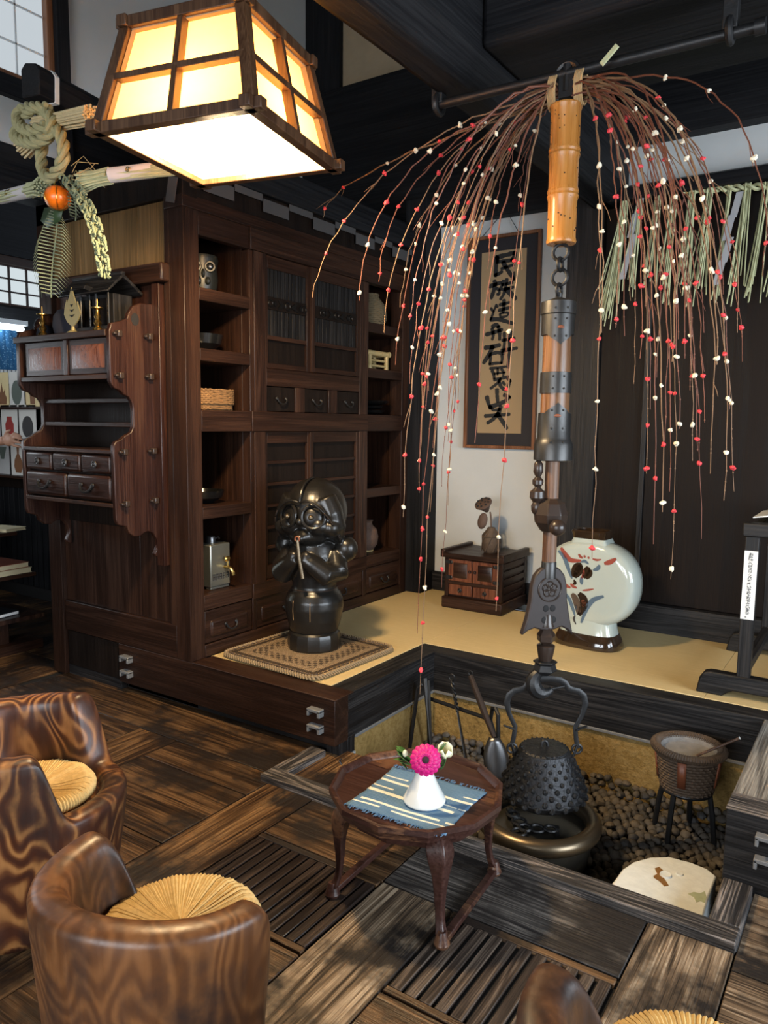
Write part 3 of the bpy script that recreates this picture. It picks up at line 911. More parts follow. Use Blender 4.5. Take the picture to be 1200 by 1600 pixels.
for k in range(2):
    x0 = -3.735 + k * .353
    d = wsb('drawer', 'red_wood_x', x0, x0 + .343, 2.238, 2.30, 1.065, 1.188, .016)
    MB().ball((-.045, -.036, .012), (.011, .007, .011), 8, 6).ball((.045, -.036, .012), (.011, .007, .011), 8, 6).tube(
        bez((-.045, -.042, .012), (-.04, -.055, -.035), (.04, -.055, -.035), (.045, -.042, .012), 10), .006, 6).build('handle', 'iron', d)

# things standing on the hanging shelf
ZS = 1.868
sh = thing('household_shrine', 'small black wooden house shrine with gabled roof on the hanging shelf', 'shrine', (-3.30, 2.40, ZS))
MB().box(-.165, .165, -.07, .085, 0, .035).build('base', 'black_wood_x', sh, .003)
MB().box(-.15, .15, -.03, .08, .035, .19).build('body', 'black_wood_z', sh, .003)
for x_ in (-.10, -.04, .02, .08):
    dd = MB().box(x_ - .026, x_ + .026, -.036, -.028, .045, .17).build('door_panel', 'dark_panel_wood', sh, .002)
for x_ in (-.145, -.07, .0, .05, .145):
    MB().tube([(x_, -.055, .035), (x_, -.055, .19)], .006, 8).build('column', 'black_lacquer', sh)
MB().prism([(-.095, .19), (-.085, .185), (.0, .265), (.11, .19), (.115, .205), (0, .285)], 'x', -.20, .19).build('roof', 'black_wood_x', sh, .003)
MB().box(-.20, .19, -.012, .012, .276, .292).build('ridge', 'black_wood_x', sh, .003)
MB().prism([(-.12, .205), (-.07, .195), (-.05, .215), (-.11, .225)], 'x', -.15, .05).build('porch_roof', 'black_wood_x', sh, .002)
for lab, x_, y_, hh in (('brass candlestick at the outer end of the hanging shelf, beside the black bell', -3.612, 2.29, .10), ('brass candlestick in front of the house shrine, beside the scalloped cheek', -3.165, 2.29, .10)):
    c = thing('candlestick', lab, 'candlestick', (x_, y_, ZS), group='brass candlesticks')
    MB().lathe([(.026, 0), (.024, .012), (.012, .025), (.019, .04), (.010, .055), (.016, .07), (.009, .085), (.007, .10)], 14).build('stem', 'brass', c)
    MB().lathe([(.007, .10), (.028, .108), (.028, .112), (.005, .114)], 14).build('drip_pan', 'brass', c)
    MB().lathe([(.002, .114), (.002, .15)], 6).build('spike', 'brass', c)
fo = thing('flame_ornament', 'pierced gilt flame ornament standing before the house shrine', 'ornament', (-3.352, 2.285, ZS))
flm = [(a_ * 1.45, b_) for a_, b_ in [(0, .03), (.030, .06), (.045, .095), (.036, .125), (.030, .15), (.026, .125), (.016, .165), (0, .22), (-.012, .18), (-.024, .15), (-.028, .165), (-.040, .13), (-.045, .095), (-.030, .06)]]
MB().prism(flm, 'y', -.003, .003).build('flame', 'gilt_dull', fo)
for zz, ww in ((.085, .022), (.11, .018), (.135, .012)):
    MB().prism([(-ww, zz + .006), (0, zz - .008), (ww, zz + .006), (0, zz + .004)], 'y', -.0045, .0045).build('piercing', 'shadow_black', fo)
MB().lathe([(.030, 0), (.030, .006), (.012, .016), (.007, .035)], 16).build('foot', 'gilt_dull', fo)
bl = thing('round_bell', 'squat black round bell with narrow neck on the hanging shelf', 'bell', (-3.50, 2.385, ZS))
MB().lathe([(.03, 0), (.085, .005), (.096, .05), (.090, .10), (.07, .13), (.02, .14)], 24).build('body', 'dark_cloth', bl)
MB().lathe([(.02, .138), (.017, .25)], 12).build('neck', 'dark_cloth', bl)
sl = thing('spirit_lamp', 'small black domed lamp with bent brass wire at the shelf corner', 'lamp', (-3.70, 2.36, ZS))
MB().lathe([(.035, 0), (.045, .02), (.040, .05), (.02, .068), (.0, .072)], 18).build('dome', 'dark_cloth', sl)
MB().tube(bez((-.05, -.03, .0), (-.05, -.04, .09), (.02, -.05, .12), (.07, -.05, .085), 10), .003, 6).build('wire', 'dull_steel', sl)

# ------------------------------------------------------------------ things inside the cabinet bays
ow = thing('owl_mask', 'dark carved mask with round eyes in the topmost left bay', 'mask', (-2.95, 2.755, 2.09), math.radians(-40))
MB().lathe([(.050, 0), (.070, .02), (.078, .07), (.072, .12), (.080, .165), (.076, .185), (.04, .19)], 22).build('head', 'mask_dark', ow)
for sg in (-1, 1):
    e = MB().torus((.072, sg * .034, .125), .022, .007, 16, 6, 'x').build('eye_ring', 'mask_dark', ow)
    MB().ball((.074, sg * .034, .125), (.008, .013, .013), 10, 7).build('pupil', 'dull_steel', e)
    MB().ball((.076, sg * .022, .055), (.016, .014, .020), 10, 7).build('cheek', 'mask_dark', ow)
MB().ball((.082, 0, .09), (.014, .010, .022), 10, 7).build('nose', 'mask_dark', ow)


def bowl(lab, x, y, z, r, h, mat='black_lacquer', grp=None, name='bowl'):
    prof_ = [(r * .5, 0), (r * .55, h * .08), (r * .9, h * .45), (r, h), (r * .96, h), (r * .84, h * .5), (r * .3, h * .15), (0.001, h * .13)]
    return tag(MB().lathe(prof_, 28, cap=False).build(name, mat, None, 0, (x, y, z)), lab, 'bowl', grp)


bowl('black lacquer bowl in the second left bay above the lidded basket', -2.97, 2.755, 1.804, .115, .085)
bowl('wide black dish on a ring in the lower left bay above the square flask', -2.98, 2.76, 1.027, .115, .065)
lb = thing('lidded_basket', 'rounded brown woven basket with lid in the third left bay', 'basket', (-2.95, 2.765, 1.508))


def weave(m, hx, hy, z0, z1, rows, r=.006):
    for k in range(rows):
        z = z0 + (z1 - z0) * (k + .5) / rows
        n_ = 44
        path = []
        for i in range(n_ + 1):
            a = 2 * PI * i / n_
            c_, s_ = math.cos(a), math.sin(a)
            e = .45
            path.append((hx * math.copysign(abs(c_) ** e, c_), hy * math.copysign(abs(s_) ** e, s_), z + .002 * (1 if (i + k) % 2 else -1)))
        m.tube(path, (z1 - z0) / rows * .62, 6, False)
    return m


weave(MB().box(-.09, .09, -.10, .10, .0, .075), .10, .115, .004, .028, 3).build('basket_body', 'basket_brown', lb)
weave(MB().box(-.095, .095, -.105, .105, .03, .10), .108, .122, .030, .105, 8).build('lid', 'basket_brown', lb)
fk = thing('square_flask', 'square pewter flask with brass tap in the lowest left bay', 'flask', (-2.93, 2.765, .582))
MB().box(-.07, .07, -.07, .07, .012, .235).build('body', 'pewter', fk, .006)
MB().box(-.065, -.03, -.065, .065, 0, .012).box(.03, .065, -.065, .065, 0, .012).build('foot', 'pewter', fk, .002)
MB().lathe([(.026, .235), (.026, .262), (.022, .27), (.0, .272)], 18).build('cap', 'dull_steel', fk)
MB().tube(bez((0, .02, .25), (.01, .04, .255), (.0, .055, .27), (.0, .06, .25), 8), .004, 6).build('carrying_loop', 'dull_steel', fk)
tp = MB().tube(bez((.07, .03, .11), (.10, .03, .115), (.125, .035, .11), (.125, .04, .07), 9), .009, 8).build('tap', 'brass', fk)
MB().tube([(.092, .03, .115), (.092, .03, .15)], .005, 8).ball((.092, .03, .155), (.008, .020, .014), 10, 7).build('tap_key', 'brass', tp)
for k in range(5):
    MB().box(.0702, .0716, -.055 + k * .024, -.038 + k * .024, .062, .066).box(.0702, .0716, -.055 + k * .024, -.051 + k * .024, .048, .082).box(.0702, .0716, -.044 + k * .024, -.038 + k * .024, .05, .08).box(.0702, .0716, -.052 + k * .024, -.04 + k * .024, .076, .080).build('engraved_mark', 'print_dark', fk)
bj = thing('woven_jar', 'round woven straw jar with neck in the topmost right bay', 'basket', (-2.95, 4.235, 2.091))
m = MB()
for k in range(17):
    z = .006 + k * .0125
    r = [.085, .098, .105, .108, .110, .110, .110, .108, .106, .102, .098, .092, .082, .072, .062, .055, .058][k]
    m.tube([(r * math.cos(a * PI / 14), r * math.sin(a * PI / 14), z + (.002 if (a + k) % 2 else -.002)) for a in range(29)], .0078, 6, False)
m.lathe([(.08, 0), (.10, .06), (.10, .11), (.05, .2)], 20)
m.build('body', 'jar_straw', bj)
bs = thing('bamboo_stand', 'small pale bamboo stand with crossbars in the second right bay', 'stand', (-2.95, 4.27, 1.804))
for x_, y_ in ((-.05, -.10), (.05, -.10), (-.05, .10), (.05, .10)):
    MB().lathe([(.016, 0), (.015, .03), (.017, .034), (.015, .038), (.015, .10)], 12, (x_, y_, 0)).build('leg', 'bamboo_pale', bs)
for x_ in (-.05, .05):
    MB().tube([(x_, -.14, .112), (x_, .125, .112)], .018, 12).build('top_bar', 'bamboo_pale', bs)
    MB().tube([(x_, -.11, .03), (x_, .10, .03)], .008, 8).build('crossbar', 'bamboo_pale', bs)
    MB().tube([(x_, -.11, .065), (x_, .10, .065)], .008, 8).build('crossbar', 'bamboo_pale', bs)
MB().tube([(-.07, .112, .112), (.07, .112, .112)], .019, 12).build('top_bar', 'bamboo_pale', bs)
bowl('uppermost black plate stacked in the third right bay', -2.96, 4.24, 1.572, .15, .028, grp='black plates stacked in the right bay', name='plate')
bowl('middle black plate stacked in the third right bay', -2.96, 4.24, 1.542, .11, .026, grp='black plates stacked in the right bay', name='plate')
bowl('undermost black plate stacked in the third right bay', -2.96, 4.24, 1.508, .12, .030, grp='black plates stacked in the right bay', name='plate')
sj = thing('small_jar', 'small brown glazed jar with pale foot in the lowest right bay', 'jar', (-2.93, 4.19, .581))
MB().lathe([(.05, 0), (.055, .012)], 20).build('foot', 'straw', sj)
MB().lathe([(.052, .012), (.078, .05), (.085, .10), (.075, .15), (.045, .18), (.04, .20), (.052, .215)], 24).build('body', 'lotus_brown', sj)

# ------------------------------------------------------------------ the shop corner at the far left
un = thing('book_bench', 'dark timber display bench with three staggered shelves of books', 'bench', (0, 0, 0))
box('bench_board', 'grain_wood_z', un, -5.0, -4.42, 1.0, 2.74, .195, .225)
box('bench_leg', 'cabinet_wood_z', un, -4.56, -4.48, 2.43, 2.53, 0, .195)
box('bench_leg', 'cabinet_wood_z', un, -4.95, -4.87, 2.43, 2.53, 0, .195)
box('foot_rail', 'cabinet_wood_y', un, -4.62, -4.42, 1.4, 2.72, 0, .06)
box('middle_shelf', 'cabinet_wood_y', un, -5.3, -4.60, 1.0, 2.80, .43, .455)
box('top_shelf', 'cabinet_wood_y', un, -5.5, -4.80, 1.0, 2.80, .68, .705)
box('upright', 'dark_panel_wood', un, -5.54, -5.50, 1.0, 2.80, 0, .70)
box('upright', 'dark_panel_wood', un, -5.50, -4.6, 1.0, 1.04, 0, .68)


def book(lab, x, y, z, wx, wy, h, rot, cover, grp, pages='book_cream'):
    b = thing('book', lab, 'book', (x, y, z), rot, grp)
    MB().box(-wx / 2 + .004, wx / 2 - .004, -wy / 2 + .004, wy / 2 - .004, .003, h - .003).build('pages', pages, b)
    MB().box(-wx / 2, wx / 2, -wy / 2, wy / 2, 0, .003).box(-wx / 2, wx / 2, -wy / 2, wy / 2, h - .003, h).box(-wx / 2, -wx / 2 + .003, -wy / 2, wy / 2, 0, h).build('cover', cover, b)
    return b


book('cream booklet on the top shelf of the book bench', -4.93, 2.78, .706, .22, .17, .020, .25, 'book_cream', 'books on the bench')
book('cream booklet with dark title leaning on its neighbour', -4.90, 2.59, .706, .20, .16, .024, -.2, 'card_yellow', 'books on the bench')
book('thick book with red picture cover on the middle shelf', -4.77, 2.64, .490, .30, .24, .035, .08, 'book_red', 'books on the bench')
book('cream book under the red covered one', -4.77, 2.65, .456, .31, .25, .033, .05, 'book_cream', 'books on the bench')
book('large black book lying on the bench board', -4.64, 2.46, .226, .32, .27, .024, .15, 'book_black', 'books on the bench', 'white_paper')

# postcard rack: three rows of cards against the back boards
rk = thing('card_rack', 'dark ledge rack holding picture cards at the far left', 'card rack', (0, 0, 0))
for z_ in (1.01, 1.30, 1.545):
    box('ledge', 'cabinet_wood_x', rk, -6.45, -5.25, 3.30, 3.40, z_ - .02, z_, .002)
box('back_board', 'dark_panel_wood', rk, -6.45, -5.25, 3.41, 3.44, .9, 1.72)
CARDS = [  # x centre, z of foot, width, height, ground, motif, label
    (-6.10, 1.545, .20, .27, 'card_grey', 'twig', 'grey card with dark twig in the top row of the rack'),
    (-5.89, 1.545, .20, .27, 'card_yellow', 'flame', 'yellow card with flame-shaped vase in the top row of the rack'),
    (-5.68, 1.545, .20, .27, 'card_white', 'round', 'white card with speckled round plate in the top row of the rack'),
    (-5.47, 1.545, .18, .27, 'card_yellow', 'tall', 'yellow card with brown bottle at the end of the top row'),
    (-6.05, 1.30, .23, .26, 'card_grey', 'hand', 'card showing a dark sculpted hand in the middle row'),
    (-5.80, 1.30, .23, .26, 'card_white', 'redjar', 'card showing a red patterned jar in the middle row'),
    (-5.55, 1.30, .23, .26, 'card_white', 'darkplate', 'card showing a black round dish in the middle row'),
    (-6.13, 1.01, .22, .29, 'card_white', 'figs', 'card with two orange pots behind the reaching hand'),
    (-5.92, 1.01, .19, .29, 'card_grey', 'cup', 'card showing a green cup in the bottom row'),
    (-5.70, 1.01, .20, .27, 'card_white', 'bottle', 'card showing a brown long-necked bottle in the bottom row'),
    (-5.48, 1.01, .19, .28, 'card_white', 'script', 'white card with a small seal in the bottom row'),
]
MOT = {
    'twig': ('print_green', [[(-.02, .06), (-.012, .06), (.02, .20), (.014, .20)], [(0, .12), (.05, .19), (.045, .195), (-.004, .13)]]),
    'flame': ('print_brown', [[(-.06, .02), (.06, .02), (.07, .07), (.045, .10), (.05, .14), (.02, .11), (0, .19), (-.02, .11), (-.05, .14), (-.045, .10), (-.07, .07)]]),
    'round': ('print_green', [[(.07 * math.cos(a * PI / 9), .11 + .095 * math.sin(a * PI / 9)) for a in range(18)]]),
    'tall': ('print_brown', [[(-.03, .02), (.03, .02), (.035, .12), (.012, .16), (.012, .22), (-.012, .22), (-.012, .16), (-.035, .12)]]),
    'hand': ('print_dark', [[(-.04, .02), (.03, .02), (.045, .07), (.03, .12), (.035, .22), (.02, .24), (.008, .22), (.005, .13), (-.03, .12), (-.045, .07)]]),
    'redjar': ('print_red', [[(-.055, .0), (.055, .0), (.06, .11), (.035, .14), (.035, .17), (-.035, .17), (-.035, .14), (-.06, .11)]]),
    'darkplate': ('print_dark', [[(.075 * math.cos(a * PI / 9), .09 + .085 * math.sin(a * PI / 9)) for a in range(18)]]),
    'figs': ('print_orange', [[(-.08, .0), (.08, .0), (.08, .08), (.06, .14), (-.06, .14), (-.08, .08)], [(-.07, .18), (-.01, .18), (-.015, .25), (-.065, .25)], [(.01, .18), (.07, .18), (.065, .25), (.015, .25)]]),
    'cup': ('print_green', [[(-.02, .12), (.02, .12), (.035, .16), (.06, .22), (-.06, .22), (-.035, .16)]]),
    'bottle': ('print_brown', [[(-.035, .02), (.035, .02), (.06, .07), (.05, .12), (.012, .17), (.02, .23), (-.02, .23), (-.012, .17), (-.05, .12), (-.06, .07)]]),
    'script': ('print_green', [[(-.03, .20), (.0, .20), (.0, .22), (-.03, .22)]]),
}
for x, z, wd, hh, gr, mo, lab in CARDS:
    c = thing('picture_card', lab, 'card', (x, 3.36, z + .001), group='picture cards on the rack')
    MB().box(-wd / 2, wd / 2, 0, .003, 0, hh).build('sheet', gr, c)
    mm = MB()
    for pg in MOT[mo][1]:
        mm.prism([(a, b) for a, b in pg], 'y', -.0012, .0)
    mm.build('print', MOT[mo][0], c)

lt = thing('tube_lamp', 'white fluorescent tube lamp shining over the shop corner', 'lamp', (-6.42, 3.38, 2.235))
MB().box(-.02, .05, -1.2, .52, .03, .07).build('housing', 'shoji_paper', lt)
MB().tube([(0, -1.2, 0), (0, .50, 0)], .022, 12).build('tube', 'tube_glow', lt)
tc = thing('patterned_cloth', 'blue and white dotted cloth hanging under the tube lamp', 'cloth', (-6.40, 3.36, 1.755))
m = MB()
n_ = 30
for i in range(n_):
    y0, y1 = -1.0 + i * .048, -1.0 + (i + 1) * .048
    x0, x1 = .02 * math.sin(i * .9), .02 * math.sin((i + 1) * .9)
    m.add([(x0, y0, .12), (x1, y1, .12), (x1, y1, .46), (x0, y0, .46)], [(0, 1, 2, 3)])
o = m.build('dotted_field', 'blue_check_cloth', tc)
o.modifiers.new('t', 'SOLIDIFY').thickness = .004
for k in range(48):
    if k == 0:
        f0 = MB().box(-.004, .004, -.012, .012, 0, .12).build('fringe_strip', 'white_paper', tc, 0, (0, -.98, 0))
    else:
        copy_of(f0, tc, (.02 * math.sin(k * .56), -.98 + k * .03, 0))

# a visitor's hand reaching for a card; the rest of the visitor is out of the photograph
pe = thing('person', "visitor's bare forearm and hand reaching towards the picture cards", 'person', (0, 0, 0))
hw = spot(8, 688, y=2.95)
m = MB()
X, Z = Vector((1, 0, 0)), Vector((0, 0, 1))
arm0 = hw + Vector((-.75, -.25, -.22))
m.tube([arm0, hw + Vector((-.28, -.10, -.07)), hw + Vector((-.06, -.02, -.012)), hw], [.052, .043, .030, .033], 14)
m.ball(hw + Vector((.045, .0, .004)), (.062, .024, .045), 16, 10)
for i, (dz, ln, sw) in enumerate(((.030, .085, .02), (.012, .10, .012), (-.006, .098, .0), (-.023, .08, -.012))):
    a = hw + Vector((.075, 0, dz))
    m.tube([a, a + Vector((ln * .4, .006, sw)), a + Vector((ln * .75, .016, sw * .9 - .006)), a + Vector((ln, .03, sw * .6 - .016))], [.0115, .011, .0095, .006], 9)
m.tube([hw + Vector((.02, -.01, .03)), hw + Vector((.05, -.012, .062)), hw + Vector((.085, -.004, .072))], [.014, .012, .008], 9)
hand = m.build('forearm_and_hand', 'skin', pe)
rm = hand.modifiers.new('skin', 'REMESH')
rm.mode, rm.voxel_size, rm.use_smooth_shade = 'VOXEL', .0055, True
sm = hand.modifiers.new('soft', 'SMOOTH')
sm.iterations = 3
MB().tube([arm0 + Vector((-.3, -.1, -.1)), arm0 + Vector((.12, .04, .036))], [.085, .066], 14).build('sleeve', 'sleeve', pe)

# ------------------------------------------------------------------ hanging lantern
LZ = 2.35
LR = math.radians(12.5)
ln = thing('paper_lantern', 'large square paper lantern with wooden lattice, lit from inside', 'lantern', (-1.910, 1.884, LZ), LR)
SB, ST, LH = .272, .208, .308          # half side at the foot, at the top, height


def lside(k, u, v, off=0.0):
    """point on side k of the tapered body: u -1..1 along, v 0..1 up"""
    h = SB + (ST - SB) * v
    p = Vector((u * h, -(h + off), v * LH))
    return Matrix.Rotation(k * PI / 2, 3, 'Z') @ p


def lbar(k, u0, v0, u1, v1, w_, d, name='lattice_bar'):
    a, b = lside(k, u0, v0), lside(k, u1, v1)
    t_ = (b - a).normalized()
    nrm = (lside(k, 0, .5, 1) - lside(k, 0, .5)).normalized()
    s_ = t_.cross(nrm).normalized() * (w_ / 2)
    i_, o_ = nrm * -d, nrm * d
    MB().hexa([a - s_ + i_, a + s_ + i_, a + s_ + o_, a - s_ + o_], [b - s_ + i_, b + s_ + i_, b + s_ + o_, b - s_ + o_]).build(name, 'lamp_frame_wood', ln, .002)


for k in range(4):
    for i in range(2):
        for j in range(2):
            q = [lside(k, -1 + i, j * .5, -.020), lside(k, i, j * .5, -.020), lside(k, i, j * .5 + .5, -.020), lside(k, -1 + i, j * .5 + .5, -.020)]
            MB().add(q, [(0, 1, 2, 3)]).build('paper_pane', 'lantern_paper', ln)
    lbar(k, 0, 0, 0, 1, .020, .017)
    lbar(k, -1, .50, 1, .50, .019, .017)
    a = Matrix.Rotation(k * PI / 2, 3, 'Z')
    for (h, z, e) in ((SB, -.018, .042), (ST, LH, .030)):
        vs = [a @ Vector(p) for p in ((-h - e, -h - .018, z), (h + e, -h - .018, z), (h + e, -h + .018, z), (-h - e, -h + .018, z))]
        dz = Vector((0, 0, .034))
        MB().hexa(vs, [p + dz for p in vs]).build('frame_rail', 'lamp_frame_wood', ln, .003)
    p0, p1 = a @ Vector((-SB, -SB, 0)), a @ Vector((-ST, -ST, LH))
    ex, ey = a @ Vector((.018, 0, 0)), a @ Vector((0, .018, 0))
    MB().hexa([p0 - ex - ey, p0 + ex - ey, p0 + ex + ey, p0 - ex + ey], [p1 - ex - ey, p1 + ex - ey, p1 + ex + ey, p1 - ex + ey]).build('corner_bar', 'lamp_frame_wood', ln, .003)
MB().box(-ST, ST, -ST, ST, LH - .004, LH).build('top_sheet', 'lantern_paper', ln)
MB().tube([(0, 0, LH), (0, 0, 2.85)], .006, 8).build('cord', 'iron', ln)
MB().lathe([(.0, .085), (.03, .09), (.045, .12), (.035, .16), (.02, .19), (.02, .23)], 20).build('bulb', 'bulb_glow', ln)
MB().lathe([(.025, .23), (.028, .30), (.012, .335)], 16).build('socket', 'iron', ln)
pl = bpy.data.lights.new('lantern_light', 'POINT')
pl.energy, pl.color, pl.shadow_soft_size = 135, (1, .72, .40), .085
plo = bpy.data.objects.new('lantern_light', pl)
COL.objects.link(plo)
plo.parent = ln
plo.location = (0, 0, .045)

# ------------------------------------------------------------------ framed calligraphy on the plaster wall
sc = thing('framed_calligraphy', 'tall framed calligraphy with bold black brush writing on tan paper', 'framed picture', (-2.19, 4.69, 1.99))
FW, FH = .262, .70
for x0, x1, z0, z1, ax in ((-FW, -FW + .022, -FH, FH, 'z'), (FW - .022, FW, -FH, FH, 'z'), (-FW + .022, FW - .022, FH - .022, FH, 'x'), (-FW + .022, FW - .022, -FH, -FH + .022, 'x')):
    MB().box(x0, x1, -.024, .004, z0, z1).build('frame_strip', 'frame_wood', sc, .003)
MB().box(-FW + .015, FW - .015, -.006, .002, -FH + .015, FH - .015).build('mount', 'mount_black', sc)
MB().box(-.160, .160, -.009, -.005, -.596, .596).build('paper', 'scroll_paper', sc)
MB().tube([(-.16, -.012, FH), (-.0, -.004, FH + .155), (.10, -.012, FH)], .0025, 6).build('cord', 'iron', sc)
MB().torus((-.0, -.01, FH + .16), .018, .006, 12, 6, 'y').ball((-.005, -.01, FH + .14), (.012, .01, .02), 8, 6).build('wall_hook', 'iron', sc)
# brush strokes, traced on the sheet (units of the sheet: 0..1 across, 0..1 down)
CQ = ((80, 170), (408, 138), (345, 1503), (30, 1500))


def sheet(px, py):
    v_ = (py - 165) / (1500 - 165)
    for _ in range(6):
        xl, xr = CQ[0][0] + (CQ[3][0] - CQ[0][0]) * v_, CQ[1][0] + (CQ[2][0] - CQ[1][0]) * v_
        u_ = (px - xl) / (xr - xl)
        yt, yb = CQ[0][1] + (CQ[1][1] - CQ[0][1]) * u_, CQ[3][1] + (CQ[2][1] - CQ[3][1]) * u_
        v_ = (py - yt) / (yb - yt)
    return (u_ - .5) * .32, (.5 - v_) * 1.192


STROKES = [
    # first character
    [(186, 205), (250, 190), (325, 172), 30], [(322, 172), (318, 205), (300, 228), 30], [(190, 236), (250, 232), (305, 224), 24], [(192, 200), (184, 270), (180, 335), 30], [(176, 332), (205, 322), (228, 306), 22],
    [(236, 238), (265, 290), (300, 345), (312, 368), 26], [(222, 286), (270, 272), (316, 258), 20], [(312, 368), (318, 340), (316, 312), 14],
    # second
    [(135, 412), (175, 400), (216, 386), 26], [(176, 396), (168, 440), (146, 496), 28], [(170, 372), (182, 392), 26], [(188, 428), (208, 440), (204, 474), (190, 470), 20],
    [(238, 372), (226, 410), (210, 440), 22], [(228, 402), (270, 394), (302, 386), 20], [(262, 360), (258, 400), (240, 470), (214, 506), 22], [(226, 438), (270, 430), (308, 420), 20], [(262, 436), (290, 470), (322, 504), 32],
    # third
    [(180, 548), (192, 562), 20], [(206, 548), (245, 540), (278, 530), 20], [(240, 512), (238, 560), (232, 600), 24], [(200, 588), (245, 578), (286, 566), 22], [(208, 612), (212, 640), (262, 632), (272, 602), (214, 610), 16],
    [(140, 572), (164, 596), (150, 630), (140, 654), 18], [(140, 654), (200, 652), (250, 668), (304, 686), 26], [(178, 560), (162, 600), 14],
    # fourth
    [(150, 708), (182, 690), (196, 706), 26], [(104, 764), (160, 750), (222, 730), 26], [(150, 720), (160, 770), (150, 800), 22], [(196, 706), (206, 760), (204, 800), 26],
    [(222, 808), (270, 800), (312, 792), 20], [(216, 884), (270, 876), (326, 866), 24], [(238, 752), (240, 830), (226, 910), 22], [(280, 744), (282, 850), (270, 950), (262, 1006), 30],
    [(94, 862), (150, 856), (204, 842), 28], [(152, 852), (128, 910), (84, 972), 30], [(132, 912), (136, 950), (128, 984), 22], [(132, 912), (180, 896), (216, 902), (222, 940), (216, 974), 22], [(130, 984), (170, 976), (216, 974), 20],
    # fifth
    [(130, 1016), (190, 1010), (244, 1002), 18], [(146, 1030), (160, 1064), (160, 1090), 22], [(188, 1016), (186, 1060), 18], [(212, 1020), (232, 1040), (226, 1070), 18], [(160, 1056), (200, 1050), (240, 1044), 14],
    [(158, 1100), (210, 1090), (262, 1076), 20], [(208, 1092), (180, 1130), (134, 1164), 20], [(196, 1108), (206, 1150), (240, 1180), (262, 1160), (276, 1100), 22], [(222, 1116), (236, 1136), 20], [(256, 1088), (280, 1112), 20],
    # sixth
    [(180, 1170), (180, 1210), (184, 1262), 26], [(104, 1226), (112, 1262), (126, 1310), 28], [(122, 1306), (180, 1286), (236, 1262), (268, 1226), 28], [(230, 1212), (252, 1222), (272, 1232), 26],
    [(88, 1372), (170, 1366), (266, 1358), 26], [(206, 1298), (190, 1350), (150, 1396), (108, 1424), 28], [(176, 1352), (210, 1400), (246, 1462), 30], [(130, 1300), (150, 1330), (200, 1320), 22],
]
RB = random.Random(3)
for st in STROKES:
    wpx = st[-1]
    pts = [Vector((*sheet(*p), 0)) for p in st[:-1]]
    wd = wpx / 328 * .32 * .55
    # smooth the path
    fine = []
    for i in range(len(pts) - 1):
        for k in range(4):
            fine.append(pts[i].lerp(pts[i + 1], k / 4))
    fine.append(pts[-1])
    for _ in range(2):
        fine = [fine[0]] + [(fine[i - 1] + fine[i] * 2 + fine[i + 1]) / 4 for i in range(1, len(fine) - 1)] + [fine[-1]]
    a = fine[0] + (fine[0] - fine[1]).normalized() * wd * .5
    b = fine[-1] + (fine[-1] - fine[-2]).normalized() * wd * .6
    fine = [a] + fine + [b]
    lf, rt_ = [], []
    n_ = len(fine)
    for i, p in enumerate(fine):
        t_ = (fine[min(i + 1, n_ - 1)] - fine[max(i - 1, 0)]).normalized()
        q = Vector((-t_.y, t_.x, 0))
        e = i / (n_ - 1)
        k = wd * (.55 if i in (0, n_ - 1) else (1.08 - .25 * e)) * RB.uniform(.88, 1.12)
        lf.append((p + q * k).to_tuple()[:2])
        rt_.append((p - q * k).to_tuple()[:2])
    mm = MB()
    for i in range(n_ - 1):
        mm.add([(lf[i][0], -.0098, lf[i][1]), (lf[i + 1][0], -.0098, lf[i + 1][1]), (rt_[i + 1][0], -.0098, rt_[i + 1][1]), (rt_[i][0], -.0098, rt_[i][1])], [(0, 1, 2, 3)])
    mm.build('brush_stroke', 'ink', sc)

# ------------------------------------------------------------------ adjustable pot hook over the hearth
PX, PY = -1.020, 2.65
ph = thing('pot_hook', 'hanging bamboo and iron pot hook with carved fan-shaped lever over the hearth', 'pot hook', (PX, PY, 0))
# suspension rod with its two brackets
rod = thing('hanging_rod', 'black iron rod carried between two brackets under the roof beams', 'rod', (0, PY, 2.665))
MB().tube([(-1.53, 0, .0), (-.43, 0, -.01)], .017, 12).build('bar', 'iron', rod)
for x_ in (-1.53, -.50):
    MB().box(x_ - .022, x_ + .022, -.02, .02, .0, .14).build('bracket', 'iron', rod, .003)
    MB().torus((x_, 0, .0), .032, .012, 18, 8, 'x').build('bracket_ring', 'iron', rod)
MB().tube([(-.43, 0, -.01), (-.40, 0, -.01)], .024, 12).build('end_cap', 'iron', rod)
# hook and bamboo
MB().torus((0, 0, 2.655), .040, .012, 20, 8, 'y').tube([(0, 0, 2.69), (0, 0, 2.60)], .016, 10).box(-.025, .025, -.012, .012, 2.58, 2.655).torus((0, 0, 2.565), .036, .012, 20, 8, 'y', PI * 1.3, -PI * 1.15).build('top_hook', 'iron', ph)
prof_ = [(.055, 2.555), (.057, 2.55), (.052, 2.535), (.051, 2.42), (.055, 2.405), (.052, 2.397), (.055, 2.389), (.051, 2.374), (.051, 2.28), (.055, 2.266), (.052, 2.258), (.055, 2.250), (.0505, 2.235), (.050, 2.11), (.053, 2.098), (.050, 2.09)]
bam = MB().lathe(prof_[::-1], 28).build('bamboo', 'bamboo_gold', ph)
R2 = random.Random(5)
for k in range(58):
    a, z = R2.uniform(0, 2 * PI), R2.uniform(2.12, 2.53)
    MB().ball((.0508 * math.cos(a), .0508 * math.sin(a), z), .0026, 6, 4).build('worm_hole', 'shadow_black', bam)
for z_, ax in ((2.062, 'y'), (2.020, 'x'), (1.975, 'y'), (1.93, 'x')):
    MB().torus((0, 0, z_), .028 if ax == 'y' else .022, .0065, 18, 8, ax).build('chain_link', 'iron', ph)
